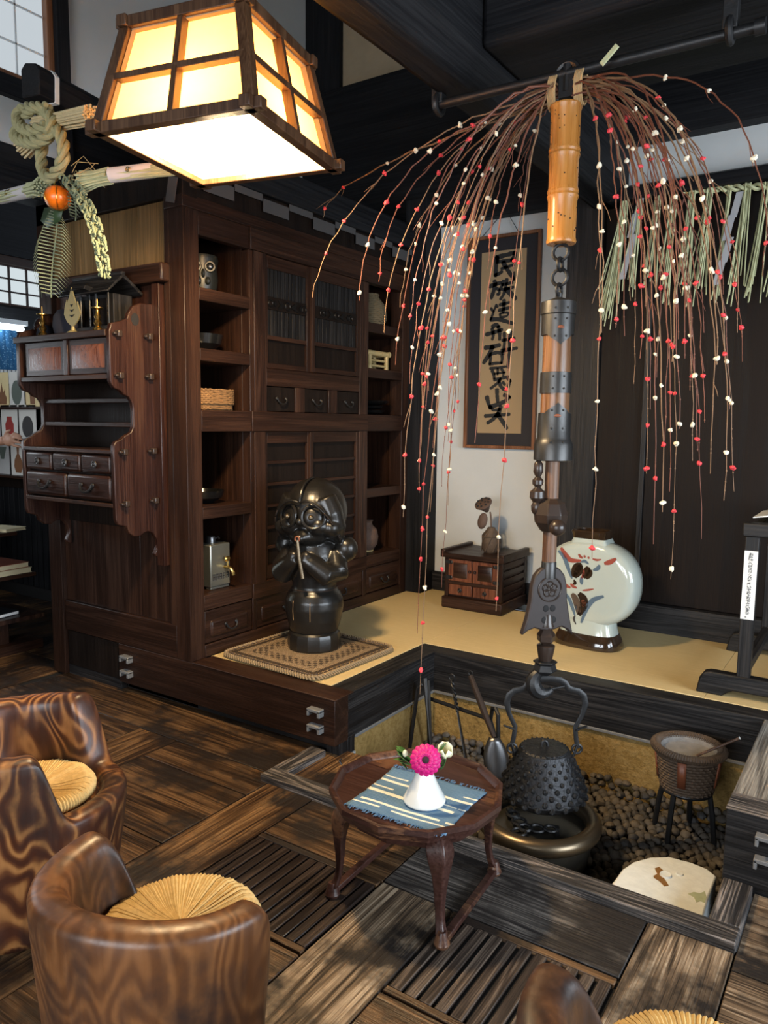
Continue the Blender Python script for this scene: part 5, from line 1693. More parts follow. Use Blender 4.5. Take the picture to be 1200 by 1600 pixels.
# ------------------------------------------------------------------ small chest, lotus jar
ch = thing('small_chest', 'small brown burl-fronted chest with twin doors by the plaster wall', 'chest', (-2.145, 4.435, PZ + .003))
MB().box(-.215, .215, -.195, .195, 0, .075).build('plinth', 'cabinet_wood_x', ch, .008)
MB().box(-.195, .195, -.16, .185, .075, .335).build('carcass', 'cabinet_wood_x', ch, .003)
MB().prism([(-.225, .372), (-.225, .332), (.225, .332), (.225, .372), (.16, .362), (-.16, .362)], 'y', -.20, .20).build('top', 'cabinet_wood_x', ch, .005)
for sg in (-1, 1):
    MB().box(sg * .2075 - .0175, sg * .2075 + .0175, -.2, .2, .36, .385).build('top_edge', 'cabinet_wood_y', ch, .006)
for sg in (-1, 1):
    MB().box(sg * .188 - .014, sg * .188 + .014, -.178, -.16, .075, .335).build('front_stile', 'cabinet_wood_z', ch, .002)
    d = MB().box(-.086, .086, -.008, .008, -.072, .072).build('door', 'burl_wood', ch, .003, (sg * .088, -.172, .252))
    MB().add([(-.05, -.009, -.05), (.05, -.009, -.05), (.05, -.009, .05), (-.05, -.009, .05), (-.042, -.014, -.042), (.042, -.014, -.042), (.042, -.014, .042), (-.042, -.014, .042)],
             [(0, 1, 5, 4), (1, 2, 6, 5), (2, 3, 7, 6), (3, 0, 4, 7), (4, 5, 6, 7)]).build('door_panel', 'red_wood_x', d)
    MB().torus((-sg * .070, -.012, .0), .008, .003, 10, 5, 'y').build('pull', 'iron', d)
    for z_ in (-.05, .05):
        MB().box(sg * .086 - .018, sg * .086 + .014, -.013, -.006, z_ - .011, z_ + .011).ball((sg * .086 - sg * .022, -.010, z_), (.010, .004, .012), 8, 5).build('hinge', 'iron', d)
    dr = MB().box(-.084, .084, -.008, .008, -.034, .034).build('drawer', 'burl_wood', ch, .003, (sg * .088, -.172, .123))
    MB().torus((0, -.012, 0), .011, .004, 12, 6, 'y').ball((0, -.01, 0), .006, 8, 5).build('ring_pull', 'iron', dr)
MB().box(-.175, .175, -.176, -.16, .158, .180).build('mid_rail', 'cabinet_wood_x', ch, .002)
for k in range(5):
    MB().box(.196, .206, -.15, .175, .088 + k * .05, .122 + k * .05).build('side_slat', 'cabinet_wood_y', ch, .002)
for y_ in (-.168, .178):
    MB().box(.190, .208, y_ - .012, y_ + .012, .075, .335).build('side_stile', 'cabinet_wood_z', ch, .002)
ly = thing('woven_bottle', 'small woven brown bottle standing on the chest', 'bottle', (-2.10, 4.42, PZ + .366))
m = MB().lathe([(.042, 0), (.056, .02), (.060, .06), (.056, .11), (.030, .15), (.024, .165)], 20)
m.build('body', 'woven_brown', ly)
for k in range(7):
    a = k * 2 * PI / 7
    MB().tube([(.059 * math.cos(a), .059 * math.sin(a), .01), (.063 * math.cos(a + .45), .063 * math.sin(a + .45), .07), (.058 * math.cos(a + .8), .058 * math.sin(a + .8), .112), (.03 * math.cos(a + 1.2), .03 * math.sin(a + 1.2), .15)], .0035, 5).build('withy', 'woven_brown', ly)
MB().torus((0, 0, .108), .057, .005, 22, 6).build('withy_ring', 'woven_brown', ly)
lo = thing('lotus_pods', 'two dried brown lotus pods rising from the woven bottle', 'dried flower', (-2.10, 4.42, PZ + .366 + .16))
MB().tube(bez((0, 0, 0), (-.005, 0, .03), (.0, 0, .06), (-.012, 0, .105), 8), .005, 6).build('stem', 'lotus_brown', lo)
rot = Matrix.Rotation(.5, 3, 'Y') @ Matrix.Rotation(.5, 3, 'X')
m = MB().lathe([(.012, -.05), (.035, -.012), (.058, .012), (.058, .022), (.04, .028), (.001, .03)], 22, cap=False)
m.xf(Matrix.Translation((-.045, -.02, .145)) @ Matrix.Rotation(.62, 4, 'X') @ Matrix.Rotation(-.15, 4, 'Y'))
pod = m.build('seed_head', 'lotus_brown', lo)
for k in range(12):
    r_, a = (.042, k * .7) if k < 9 else (.018, k * 2.1)
    p = Matrix.Translation((-.045, -.02, .145)) @ Matrix.Rotation(.62, 4, 'X') @ Matrix.Rotation(-.15, 4, 'Y') @ Vector((r_ * math.cos(a), r_ * math.sin(a), .028))
    MB().ball(p, .0075, 7, 5).build('seed_hole', 'shadow_black', pod)
MB().ball((-.050, -.03, .045), (.034, .018, .055), 14, 10, Matrix.Rotation(.25, 3, 'Y')).build('side_pod', 'lotus_brown', lo)

# ------------------------------------------------------------------ slipper rack with its notice
sr = thing('slipper_rack', 'black wooden trestle stand with handwritten white notice at the right edge', 'stand', (0, 0, 0))
foot = [(-.645, PZ), (-.640, .285), (-.632, .33), (-.615, .355), (-.59, .363), (.02, .363), (.04, .34), (.05, PZ), (-.10, PZ), (-.115, PZ + .022), (-.13, PZ + .030), (-.49, PZ + .030), (-.510, PZ + .020), (-.535, PZ)]
for y0 in (3.535, 4.30):
    MB().prism([(a, b + .003) for a, b in foot], 'y', y0, y0 + .055).build('foot', 'black_wood_x', sr, .006)
    box('post', 'black_wood_z', sr, -.482, -.428, y0 + .005, y0 + .050, .362, 1.00)
    box('crosshead', 'black_wood_x', sr, -.495, -.05, y0 - .004, y0 + .058, .985, 1.045, .006)
    box('post', 'black_wood_z', sr, -.16, -.106, y0 + .005, y0 + .050, .362, 1.00)
box('stretcher', 'black_wood_y', sr, -.475, -.435, 3.585, 4.305, .375, .42)
box('stretcher', 'black_wood_y', sr, -.15, -.11, 3.585, 4.305, .375, .42)
box('notice', 'white_paper', sr, -.4815, -.4285, 3.5375, 3.5395, .624, .925, .0)
m = MB()
for y_ in (3.62, 3.75, 3.88, 4.02, 4.15):
    pass
fc = bpy.data.curves.new('notice_text', 'FONT')
fc.body = '\n'.join('お座敷へはスリッパをぬいでお上り下さいませ。')
fc.align_x = 'CENTER'
fc.size = .0142
fc.offset = .0004
fc.space_line = .88
tmp = bpy.data.objects.new('notice_text', fc)
COL.objects.link(tmp)
bpy.context.view_layer.update()
me = bpy.data.meshes.new_from_object(tmp.evaluated_get(bpy.context.evaluated_depsgraph_get()))
bpy.data.objects.remove(tmp)
zs = [v.co.y for v in me.vertices]
sc_ = .285 / max(.001, (max(zs) - min(zs)))
for v in me.vertices:
    v.co = Vector((v.co.x * sc_ * 1.3, 0, (v.co.y - max(zs)) * sc_))
me.materials.clear()
me.materials.append(M['ink'])
o = bpy.data.objects.new('notice_writing', me)
COL.objects.link(o)
o.parent = sr
o.location = (-.455, 3.5368, .917)
wp = thing('draped_paper', 'folded white paper draped over the slipper rack crosshead', 'paper', (0, 0, 0))
for k, (y0, y1, zb) in enumerate(((3.63, 3.70, .93), (3.70, 3.78, .955), (3.78, 3.86, .92), (3.86, 3.95, .96))):
    MB().prism([(-.47, 1.062), (-.40, 1.075), (-.398, zb), (-.402, zb), (-.404, 1.068), (-.47, 1.058)], 'y', y0, y1).build('fold', 'white_paper', wp)
box('carrier_bar', 'black_wood_y', sr, -.46, -.43, 3.58, 4.31, 1.0, 1.04)

# ------------------------------------------------------------------ woven mat and carved figure
MX, MY = -2.415, 2.955
mt = thing('woven_mat', 'square straw mat with dark checks and braided edge under the carved figure', 'mat', (MX, MY, PZ + .003), math.radians(-3))
hm = .305
rr = superring(hm, hm, 0, 64, .18)
rings([rr, superring(hm, hm, .016, 64, .18), superring(hm - .012, hm - .012, .022, 64, .18)], True, True).build('field', 'mat_weave', mt)
m = MB()
ring_ = superring(hm + .012, hm + .012, 0, 240, .16)
P = [Vector(p) for p in ring_]
L_ = [0]
for i in range(240):
    L_.append(L_[-1] + (P[(i + 1) % 240] - P[i]).length)
tot = L_[-1]
ns = 150
for k in range(ns):
    s_ = tot * k / ns
    i = max(j for j in range(240) if L_[j] <= s_)
    p = P[i].lerp(P[(i + 1) % 240], (s_ - L_[i]) / max(1e-6, L_[i + 1] - L_[i]))
    t_ = (P[(i + 1) % 240] - P[i]).normalized()
    o_ = Vector((t_.y, -t_.x, 0))
    m.tube([p + o_ * -.012 - t_ * .014 + Vector((0, 0, .018)), p + Vector((0, 0, .022)) + o_ * .004, p + o_ * .012 + t_ * .014 + Vector((0, 0, .008))], [.004, .0075, .004], 6)
e = m.build('braided_edge', 'mat_braid', mt)
m = MB()
for k in range(0, ns, 2):
    s_ = tot * (k + .5) / ns
    i = max(j for j in range(240) if L_[j] <= s_)
    p = P[i].lerp(P[(i + 1) % 240], (s_ - L_[i]) / max(1e-6, L_[i + 1] - L_[i]))
    t_ = (P[(i + 1) % 240] - P[i]).normalized()
    o_ = Vector((t_.y, -t_.x, 0))
    m.tube([p + o_ * -.022 + t_ * .016 + Vector((0, 0, .019)), p + Vector((0, 0, .024)) - o_ * .018, p + o_ * -.014 - t_ * .016 + Vector((0, 0, .019))], [.003, .005, .003], 6)
m.build('dark_braid', 'woven_brown', mt)

fg = thing('carved_figure', 'squat black lacquered wooden figure with big round eyes playing a flute', 'sculpture', (-2.425, 3.005, PZ + .025), math.radians(12))
MB().lathe([(.130, 0), (.137, .01), (.138, .065), (.132, .085), (.120, .098)], 14).build('pedestal', 'carved_black', fg, .004, smooth=20)
m = MB()
m.lathe([(.112, .085), (.126, .10), (.142, .16), (.152, .22), (.150, .26), (.136, .295), (.118, .315), (.113, .33), (.120, .39), (.132, .45), (.134, .50), (.120, .55), (.09, .60)], 40)
m.ball((0, .015, .715), (.163, .168, .172), 32, 22)                     # head
m.ball((0, -.075, .60), (.105, .075, .055), 20, 14)                      # chin and lower face
for sg in (-1, 1):
    m.ball((sg * .110, -.035, .645), (.066, .10, .066), 18, 12, Matrix.Rotation(sg * .5, 3, 'Z'))
    m.ball((sg * .132, -.012, .60), (.030, .06, .035), 14, 10)  # hood lappets
    m.ball((sg * .172, .015, .53), (.062, .058, .066), 20, 14)           # round buns at the sides
    m.tube([(sg * .115, .0, .50), (sg * .150, -.05, .42), (sg * .120, -.115, .41), (sg * .05, -.150, .475), (sg * .018, -.165, .50)], [.060, .066, .060, .045, .034], 14)   # arms
    m.ball((sg * .075, -.110, .655), (.055, .05, .05), 16, 12)           # cheeks
    m.ball((sg * .035, -.165, .505), (.034, .026, .030), 12, 9)          # hands
for sg in (-1, 1):
    m.tube([(sg * .085, -.06, .79), (sg * .120, -.055, .71), (sg * .142, -.040, .635), (sg * .160, -.025, .565)], [.060, .064, .054, .010], 14)
m.ball((0, -.125, .60), (.052, .045, .040), 16, 12)                      # pursed lips
m.ball((0, -.165, .595), (.026, .022, .024), 14, 10)
bd = m.build('body', 'carved_black', fg)
rm = bd.modifiers.new('union', 'REMESH')
rm.mode, rm.voxel_size, rm.use_smooth_shade = 'VOXEL', .0065, True
sm = bd.modifiers.new('soft', 'SMOOTH')
sm.iterations, sm.factor = 4, .5
for sg in (-1, 1):
    es = MB().torus((0, 0, 0), .058, .008, 30, 8, 'y').build('eye_rim', 'carved_black', fg, 0, (sg * .070, -.150, .705))
    es.rotation_euler = (-.15, 0, sg * .42)
    MB().ball((0, .012, 0), (.050, .016, .050), 18, 10).build('eye_socket', 'carved_black', es)
    MB().ball((-sg * .012, -.014, -.004), .014, 12, 8).build('pupil', 'bronze', es)
    m = MB()
    pts = [(sg * .006, -.166, .775), (sg * .075, -.185, .815), (sg * .112, -.10, .745), (sg * .185, -.155, .70), (sg * .168, -.034, .568)]
    m.tube(bez(pts[0], pts[1], pts[3], pts[4], 16), .006, 8)
    m.build('hood_edge', 'carved_black', fg)
    for k in range(15):
        f_ = .55 + .45 * k / 14
        p = bez(pts[0], pts[1], pts[3], pts[4], 40)[int(f_ * 40)]
        MB().ball(p + Vector((sg * .003, -.006, 0)), .0042, 6, 4).build('hood_bead', 'turned_dark_wood', fg)
bk = MB().hexa([(-.020, -.135, .66), (.020, -.135, .66), (.016, -.10, .66), (-.016, -.10, .66)], [(-.012, -.150, .745), (.012, -.150, .745), (.010, -.12, .745), (-.010, -.12, .745)])
bk.ball((0, -.162, .678), (.024, .020, .020), 14, 10)
bk.build('nose', 'carved_black', fg, .004)
MB().torus((0, -.186, .595), .012, .0045, 14, 6, 'y').build('lips', 'cherry_bark', fg)
MB().tube([(0, -.185, .59), (.012, -.188, .50), (.03, -.185, .40)], [.009, .010, .011], 12).build('flute', 'bronze', fg)
MB().tube(bez((0, -.01, .888), (0, -.10, .885), (0, -.155, .84), (0, -.158, .775), 14), .006, 8).build('crown_seam', 'carved_black', fg)
for a in (-1.9, -1.25):
    MB().tube([(.148 * math.cos(a), .148 * math.sin(a), .17), (.1515 * math.cos(a), .1515 * math.sin(a), .22), (.148 * math.cos(a), .148 * math.sin(a), .27)], .0014, 5).build('check_line', 'carved_edge', fg)
MB().torus((0, 0, .318), .1165, .004, 40, 6).build('waist_line', 'turned_dark_wood', fg)

# ------------------------------------------------------------------ low table with cloth and flowers
TX, TY, TZ = -1.142, 1.920, .328
tb = thing('low_table', 'low twelve-sided brown lacquer table on cabriole legs', 'table', (TX, TY, 0))
TA = math.radians(8)


def gon(r, z, n=12):
    return [(r * math.cos(TA + 2 * PI * k / n), r * math.sin(TA + 2 * PI * k / n), z) for k in range(n)]


rings([gon(.235, .285), gon(.262, .296), gon(.268, .312), gon(.272, .318), gon(.272, .334), gon(.262, .336), gon(.252, .326), gon(.248, .318)], True, True).build('table_top', 'lacquer_brown', tb, smooth=20)
rings([gon(.215, .255), gon(.225, .290)], True, True).build('apron', 'lacquer_brown', tb, smooth=20)
MB().tube([(-.275, -.02, .335), (-.285, -.02, .345), (-.278, -.018, .352)], .003, 6).build('wire_hook', 'iron', tb)
for fx, fy in ((-.185, -.190), (.208, -.195), (.180, .205), (-.200, .185)):
    a = math.atan2(fy, fx)
    rr_ = math.hypot(fx, fy)
    path = bez((rr_ * .80, 0, .285), (rr_ * 1.02, 0, .25), (rr_ * .80, 0, .10), (rr_ * .98, 0, .030), 14)
    rad = [.034, .042, .044, .042, .038, .033, .028, .025, .022, .020, .018, .017, .017, .018, .022]
    lg = MB().tube(path, rad, 4, flat=.8).build('leg', 'lacquer_brown', tb, .005, rotz=a)
    MB().lathe([(.020, 0), (.024, .010), (.020, .02), (.016, .035), (.012, .045)], 12, (rr_ * .99, 0, 0)).build('foot', 'lacquer_brown', lg)
for (ax_, ay), (bx, by_) in (((.208, -.195), (.180, .205)), ((-.185, -.190), (-.200, .185))):
    MB().hexa([(ax_ - .012, ay, .004), (ax_ + .012, ay, .004), (bx + .012, by_, .004), (bx - .012, by_, .004)], [(ax_ - .012, ay, .024), (ax_ + .012, ay, .024), (bx + .012, by_, .024), (bx - .012, by_, .024)]).build('stretcher', 'lacquer_brown', tb, .003)
cl_ = thing('indigo_mat', 'square of striped indigo cloth with frayed edges on the low table', 'cloth', (TX + .03, TY - .045, .3195), math.radians(3))
m = MB()
nx, ny = 30, 28
RC = random.Random(4)
vv, ff = [], []
for j in range(ny + 1):
    for i in range(nx + 1):
        x, y = -.158 + .316 * i / nx, -.145 + .29 * j / ny
        ed = 1 if i in (0, nx) or j in (0, ny) else 0
        vv.append((x + ed * RC.uniform(-.002, .002) + .010 * (y / .145) ** 2 * (1 if x > 0 else -1), y + ed * RC.uniform(-.003, .003), .0012 + .0012 * math.sin(x * 30 + y * 22) + .0012 * ((i + j) % 2) * ed))
for j in range(ny):
    for i in range(nx):
        a = j * (nx + 1) + i
        ff.append((a, a + 1, a + nx + 2, a + nx + 1))
o = MB().add(vv, ff).build('weave', 'indigo_cloth', cl_)
sd_ = o.modifiers.new('t', 'SOLIDIFY')
sd_.thickness = .0022
m = MB()
for k in range(120):
    y = -.150 if k % 2 else .150
    x = RC.uniform(-.165, .165)
    q = RC.uniform(.004, .013)
    sg = 1 if y > 0 else -1
    m.tube([(x, y - sg * .008, .002), (x + RC.uniform(-.004, .004), y, .004), (x + RC.uniform(-.008, .008), y + sg * q, .0015)], .0011, 4)
o = m.build('fringe', 'indigo_cloth', cl_)
o['kind'] = 'stuff'
bv = thing('bud_vase', 'small white cone-shaped porcelain vase on the indigo cloth', 'vase', (-1.083, 1.868, .323))
MB().lathe([(.060, 0), (.064, .004), (.064, .010), (.038, .060), (.026, .088), (.023, .10), (.026, .104), (.022, .104), (.018, .09), (.001, .08)], 28, cap=False).lathe([(.001, 0), (.060, 0)], 28, cap=False).build('body', 'white_porcelain', bv, smooth=50)
VP = Vector((-1.083, 1.868, .323))


def stem(a, b, bend=(0, 0, 0), parent=None, r=.0022):
    return MB().tube(bez(a, Vector(a).lerp(Vector(b), .4) + Vector(bend), Vector(a).lerp(Vector(b), .8) + Vector(bend), b, 8), r, 6).build('stem', 'leaf_green', parent)


view = (EYE - VP).normalized()
gb = thing('gerbera', 'magenta gerbera with dark centre in the white bud vase', 'flower', VP + Vector((0, 0, .09)))
hc = view * .035 + Vector((.004, -.004, .040))
stem((0, 0, 0), hc - view * .006, (0, 0, .004), gb)
gz = (view + Vector((.05, -.1, .0))).normalized()
q_ = gz.to_track_quat('Z', 'Y').to_matrix().to_4x4()
for ring, (n, r0, r1, lift, w_) in enumerate(((17, .012, .047, .002, .0085), (16, .010, .040, .006, .0075), (14, .008, .026, .009, .005))):
    pm = None
    for k in range(n):
        a = 2 * PI * (k + .5 * ring) / n
        if pm is None:
            mm = MB().add([(r0, -w_ * .5, lift), (r0, w_ * .5, lift), ((r0 + r1) / 2, w_, lift + .005), ((r0 + r1) / 2, -w_, lift + .005), (r1 * .93, w_ * .8, lift + .001), (r1 * .93, -w_ * .8, lift + .001), (r1, 0, lift - .001), ((r0 + r1) / 2, 0, lift + .002)],
                          [(0, 1, 2, 7), (0, 7, 3), (7, 2, 4, 6), (3, 7, 6, 5)])
            pm = mm.build('petal', 'gerbera_pink', gb)
            pm.modifiers.new('t', 'SOLIDIFY').thickness = .0012
            pt = pm
        else:
            pt = copy_of(pm, gb)
        pt.matrix_local = Matrix.Translation(hc) @ q_ @ Matrix.Rotation(a, 4, 'Z')
m = MB().ball((0, 0, .008), (.011, .011, .007), 14, 8)
m.xf(Matrix.Translation(hc) @ q_)
m.build('heart', 'gerbera_heart', gb)
wl = thing('cream_tulip', 'cream white open blossom beside the gerbera in the bud vase', 'flower', VP + Vector((0, 0, .09)))
tc_ = RT * .048 + Vector((0, .02, .055))
stem((0, 0, 0), tc_, (0, 0, .01), wl)
pm = None
for k in range(6):
    a = k * PI / 3
    if pm is None:
        prof2 = [(0, 0, 0), (.010, .012, .008), (.016, .020, .022), (.012, .022, .036), (0, .018, .050), (-.012, .022, .036), (-.016, .020, .022), (-.010, .012, .008)]
        pm = MB().add(prof2, [(0, 1, 7), (1, 2, 6, 7), (2, 3, 5, 6), (3, 4, 5)]).build('petal', 'cream_petal', wl)
        pm.modifiers.new('t', 'SOLIDIFY').thickness = .0012
        pt = pm
    else:
        pt = copy_of(pm, wl)
    pt.matrix_local = Matrix.Translation(tc_ - Vector((0, 0, .012))) @ Matrix.Rotation(.5, 4, RT) @ Matrix.Rotation(a, 4, 'Z')
lv = thing('foliage_sprig', 'green leafy sprig with pale bud behind the gerbera', 'foliage', VP + Vector((0, 0, .09)))
RL = random.Random(8)
leaf0 = MB().add([(0, 0, 0), (.009, .012, .002), (.010, .026, .003), (0, .044, .0), (-.010, .026, .003), (-.009, .012, .002), (0, .014, -.001), (0, .028, 0)], [(0, 1, 6), (1, 2, 7, 6), (2, 3, 7), (3, 4, 7), (4, 5, 6, 7), (5, 0, 6)])
first = None
for k in range(20):
    side = RL.uniform(-.062, .05)
    p = RT * side + _f * RL.uniform(.0, .03) + Vector((0, 0, RL.uniform(.005, .055)))
    if first is None:
        first = leaf0.build('leaf', 'leaf_green', lv)
        first.modifiers.new('t', 'SOLIDIFY').thickness = .001
        lf = first
    else:
        lf = copy_of(first, lv)
    dirv = (RT * (side * 14) + Vector((RL.uniform(-.5, .5), RL.uniform(-.5, .5), RL.uniform(.1, 1.1)))).normalized()
    lf.rotation_mode = 'QUATERNION'
    lf.rotation_quaternion = dirv.to_track_quat('Y', 'Z')
    lf.location = p
    sc2 = RL.uniform(.7, 1.25)
    lf.scale = (sc2, sc2, sc2)
    if k % 3 == 0:
        stem((0, 0, -.01), p, (0, 0, .01), lv, .0016)
MB().ball(-RT * .060 + Vector((0, 0, .060)), (.008, .008, .011), 10, 8).build('bud', 'cream_petal', lv)
stem((0, 0, -.01), -RT * .060 + Vector((0, 0, .052)), (0, 0, .012), lv, .0016)

# ------------------------------------------------------------------ log chairs
def log_chair(lab, loc, face, R_, HR, HS, mat, open_deg, lip=.0, front=.80, base=.90, seat_r=.172):
    c = thing('log_chair', lab, 'chair', loc, face, 'carved log chairs with straw seats')
    N = 96
    th = .074
    vv, ff = [], []
    rowsn = None
    for k in range(N):
        a = 2 * PI * k / N
        d = abs(math.atan2(math.sin(a), math.cos(a)))            # 0 at the front
        op = math.radians(open_deg)
        f_ = min(1, max(0, (d - op * .84) / (op * .36)))
        f_ = f_ * f_ * (3 - 2 * f_)
        htop = HS + lip + (HR - HS - lip) * f_ + .012 * math.sin(a * 2 + .6) * f_
        rim = R_ * (1 + .02 * math.sin(a * 3 + 1)) * (1 - (1 - front) * (1 - f_))
        prof = []
        for z_, k_ in ((0, base), (.03, base * 1.01), (htop * .22, base * .985), (htop * .45, base + (1 - base) * .35), (htop * .72, .975), (htop - .030, 1.0), (htop - .012, .995)):
            prof.append((rim * k_, z_))
        prof += [(rim - th * .28, htop), (rim - th * .72, htop), (rim - th, htop - .012), (rim - th * 1.1, htop - .035)]
        prof += [(rim - th * 1.18, HS + (htop - HS) * .45), (rim - th * 1.30, HS + .012), (rim - th * 1.55, HS), (.06, HS - .004), (.002, HS - .004)]
        rowsn = len(prof)
        for r_, z_ in prof:
            vv.append((r_ * math.cos(a), r_ * math.sin(a), z_))
    for k in range(N):
        k2 = (k + 1) % N
        for j in range(rowsn - 1):
            ff.append((k * rowsn + j, k2 * rowsn + j, k2 * rowsn + j + 1, k * rowsn + j + 1))
    ff.append(tuple(k * rowsn for k in range(N - 1, -1, -1)))
    o_ = MB().add(vv, ff).build('log_shell', mat, c, smooth=60)
    ss = o_.modifiers.new('round', 'SUBSURF')
    ss.levels = ss.render_levels = 1
    # straw seat: one strand after another laid from the rim to the middle
    cu = thing('straw_cushion', None, None)
    cu.name = 'straw_cushion'
    cu.parent = c
    cu.location = (.035, 0, HS + .002)
    MB().lathe([(seat_r * .93, .004), (seat_r * .99, .022), (seat_r * .90, .036), (seat_r * .5, .026), (.001, .022)], 48, cap=False).build('core', 'seat_straw_gap', cu)
    m_ = MB()
    rs_ = random.Random(2)
    for k in range(110):
        a = 2 * PI * k / 110
        ca_, sa = math.cos(a), math.sin(a)
        j_ = rs_.uniform(-.002, .002)
        sk = .10
        path = []
        for r_, z_, s2 in ((.93, .004, 0), (1.0, .014, .02), (1.005, .026, .04), (.96, .038, .06), (.86, .043, .09), (.66, .037, .14), (.45, .030, .22), (.20, .028, .34), (.03, .028, .40)):
            aa = a + s2 * sk * 4
            path.append((seat_r * r_ * math.cos(aa), seat_r * r_ * math.sin(aa), z_ + j_))
        m_.tube(path, [.0046, .0050, .0050, .0050, .0046, .0036, .0026, .0018, .0012], 5)
    st_ = m_.build('straw_winding', 'seat_straw', cu)
    return c


log_chair('log chair at the left edge with open front, facing the hearth', (-2.06, 1.175, 0), math.radians(38), .282, .575, .335, 'chair_wood_red', 50, .03, 1.04)
log_chair('nearest log chair seen from behind with tall wrapping back', (-1.210, 1.005, 0), math.radians(92), .270, .525, .325, 'chair_wood', 76)
log_chair('log chair at the bottom edge, only its arm end and seat rim showing', (-.170, 1.135, 0), math.radians(82), .270, .555, .375, 'chair_wood', 80)

# ------------------------------------------------------------------ inside the hearth
SZ = -.225
hb = thing('fire_bowl', 'broad bronze-rimmed fire bowl filled with ash under the kettle', 'fire bowl', (-1.012, 2.615, SZ))
MB().lathe([(.15, .0), (.19, .04), (.205, .12), (.208, .15)], 48).build('bowl', 'ceramic_dark', hb)
MB().torus((0, 0, .175), .206, .032, 64, 16).build('rim', 'bronze', hb)
MB().lathe([(.19, .165), (.183, .10), (.175, .06)], 48, cap=False).build('inner_wall', 'shadow_black', hb)
MB().lathe([(.186, .128), (.14, .134), (.08, .130), (.001, .136)], 40, cap=False).build('ash_bed', 'ash', hb)
tv = thing('trivet', 'black iron trivet with pierced arms standing in the ash bowl', 'trivet', (-1.035, 2.545, SZ + .137), .4)
for k in range(3):
    a = k * 2 * PI / 3
    arm = MB().torus((.045, 0, .03), .026, .006, 16, 6, 'z').torus((.095, 0, .035), .022, .006, 16, 6, 'z').box(.112, .126, -.012, .012, -.005, .045).build('arm', 'iron', tv, rotz=a)
MB().torus((0, 0, .028), .024, .007, 16, 6).build('hub', 'iron', tv)

# iron tool rack with fire irons at the back of the pit
tr_ = thing('fire_iron_rack', 'black iron trestle in the hearth corner holding the fire tools', 'rack', (0, 0, 0))
a0, a1 = Vector((-1.83, 3.17, 0)), Vector((-1.45, 3.10, 0))
zt = .085
dirx = (a1 - a0).normalized()
for p, sg in ((a0, -1), (a1, 1)):
    q = p + dirx * sg * .03
    MB().tube([p + Vector((0, 0, zt)), p + dirx * sg * .004 + Vector((0, 0, zt + .02)), p + dirx * sg * .01 + Vector((0, 0, zt + .055)), p + dirx * sg * .032 + Vector((0, -.01, zt + .065)), p + dirx * sg * .052 + Vector((0, -.02, zt + .045)), p + dirx * sg * .085 + Vector((0, -.05, SZ + .01))], .010, 8).build('leg', 'iron', tr_)
    MB().tube([p + Vector((0, .0, zt)), p + dirx * sg * .05 + Vector((0, .10, SZ + .01))], .009, 8).build('leg', 'iron', tr_)
MB().tube([a0 + Vector((0, 0, zt)), a1 + Vector((0, 0, zt))], .010, 8).build('crossbar', 'iron', tr_)
tg = thing('fire_tongs', 'slim tapering iron tongs leaning on the rack nearest the corner', 'tongs', (0, 0, 0))
p0, p1 = spot(664, 1060, y=3.14), spot(673, 1168, y=3.05)
MB().tube([p0, p0.lerp(p1, .35), p1], [.013, .010, .004], 10).build('prong', 'iron', tg)
MB().tube([p0 + Vector((.016, .006, -.01)), p0.lerp(p1, .35) + Vector((.014, 0, 0)), p1 + Vector((.004, 0, 0))], [.009, .008, .004], 10).build('prong', 'iron', tg)
ps = thing('ash_scraper', 'iron ash scraper with twisted stem and ring top', 'scraper', (0, 0, 0))
p0, p1 = spot(706, 1062, y=3.10), spot(728, 1185, y=3.02)
pm_ = p0.lerp(p1, .42)
for ph_ in (0, PI):
    pts = []
    for i in range(40):
        f_ = i / 39
        p = p0.lerp(pm_, f_)
        pts.append(p + Vector((math.cos(f_ * 22 + ph_), math.sin(f_ * 22 + ph_), 0)) * .0055)
    MB().tube(pts, .0048, 6).build('twisted_stem', 'iron', ps)
MB().torus(p0 + Vector((0, 0, .012)), .015, .004, 16, 6, 'y').build('ring', 'iron', ps)
MB().tube([pm_, p1], [.011, .016], 8, flat=.25).build('blade', 'grey_iron', ps)
sv = thing('fire_shovel', 'dark round-bladed fire shovel with thick wooden handle leaning on the rack', 'shovel', (0, 0, 0))
p0, p1, p2 = spot(735, 1056, y=3.05), spot(772, 1152, y=2.98), spot(778, 1215, y=2.96)
MB().tube([p0, p0.lerp(p1, .5), p1], [.012, .016, .010], 10).build('handle', 'turned_dark_wood', sv)
MB().torus(p0 + Vector((0, 0, .014)), .010, .0025, 12, 6, 'y').build('ring', 'iron', sv)
ax = (p2 - p1).normalized()
bx_ = RT
bn = bx_.cross(ax).normalized()
vv, ff = [], []
for i in range(9):
    f_ = i / 8
    c_ = p1 + ax * (.19 * f_)
    w_ = .056 * math.sin(PI * min(1, .08 + f_ * .75)) ** .7 if f_ < 1 else .035
    for j in range(7):
        g = j / 6 * 2 - 1
        vv.append(c_ + bx_ * (w_ * g) - bn * (.018 * (1 - g * g)))
for i in range(8):
    for j in range(6):
        ff.append((i * 7 + j, i * 7 + j + 1, (i + 1) * 7 + j + 1, (i + 1) * 7 + j))
o = MB().add(vv, ff).build('blade', 'dull_steel', sv)
o.modifiers.new('t', 'SOLIDIFY').thickness = .003

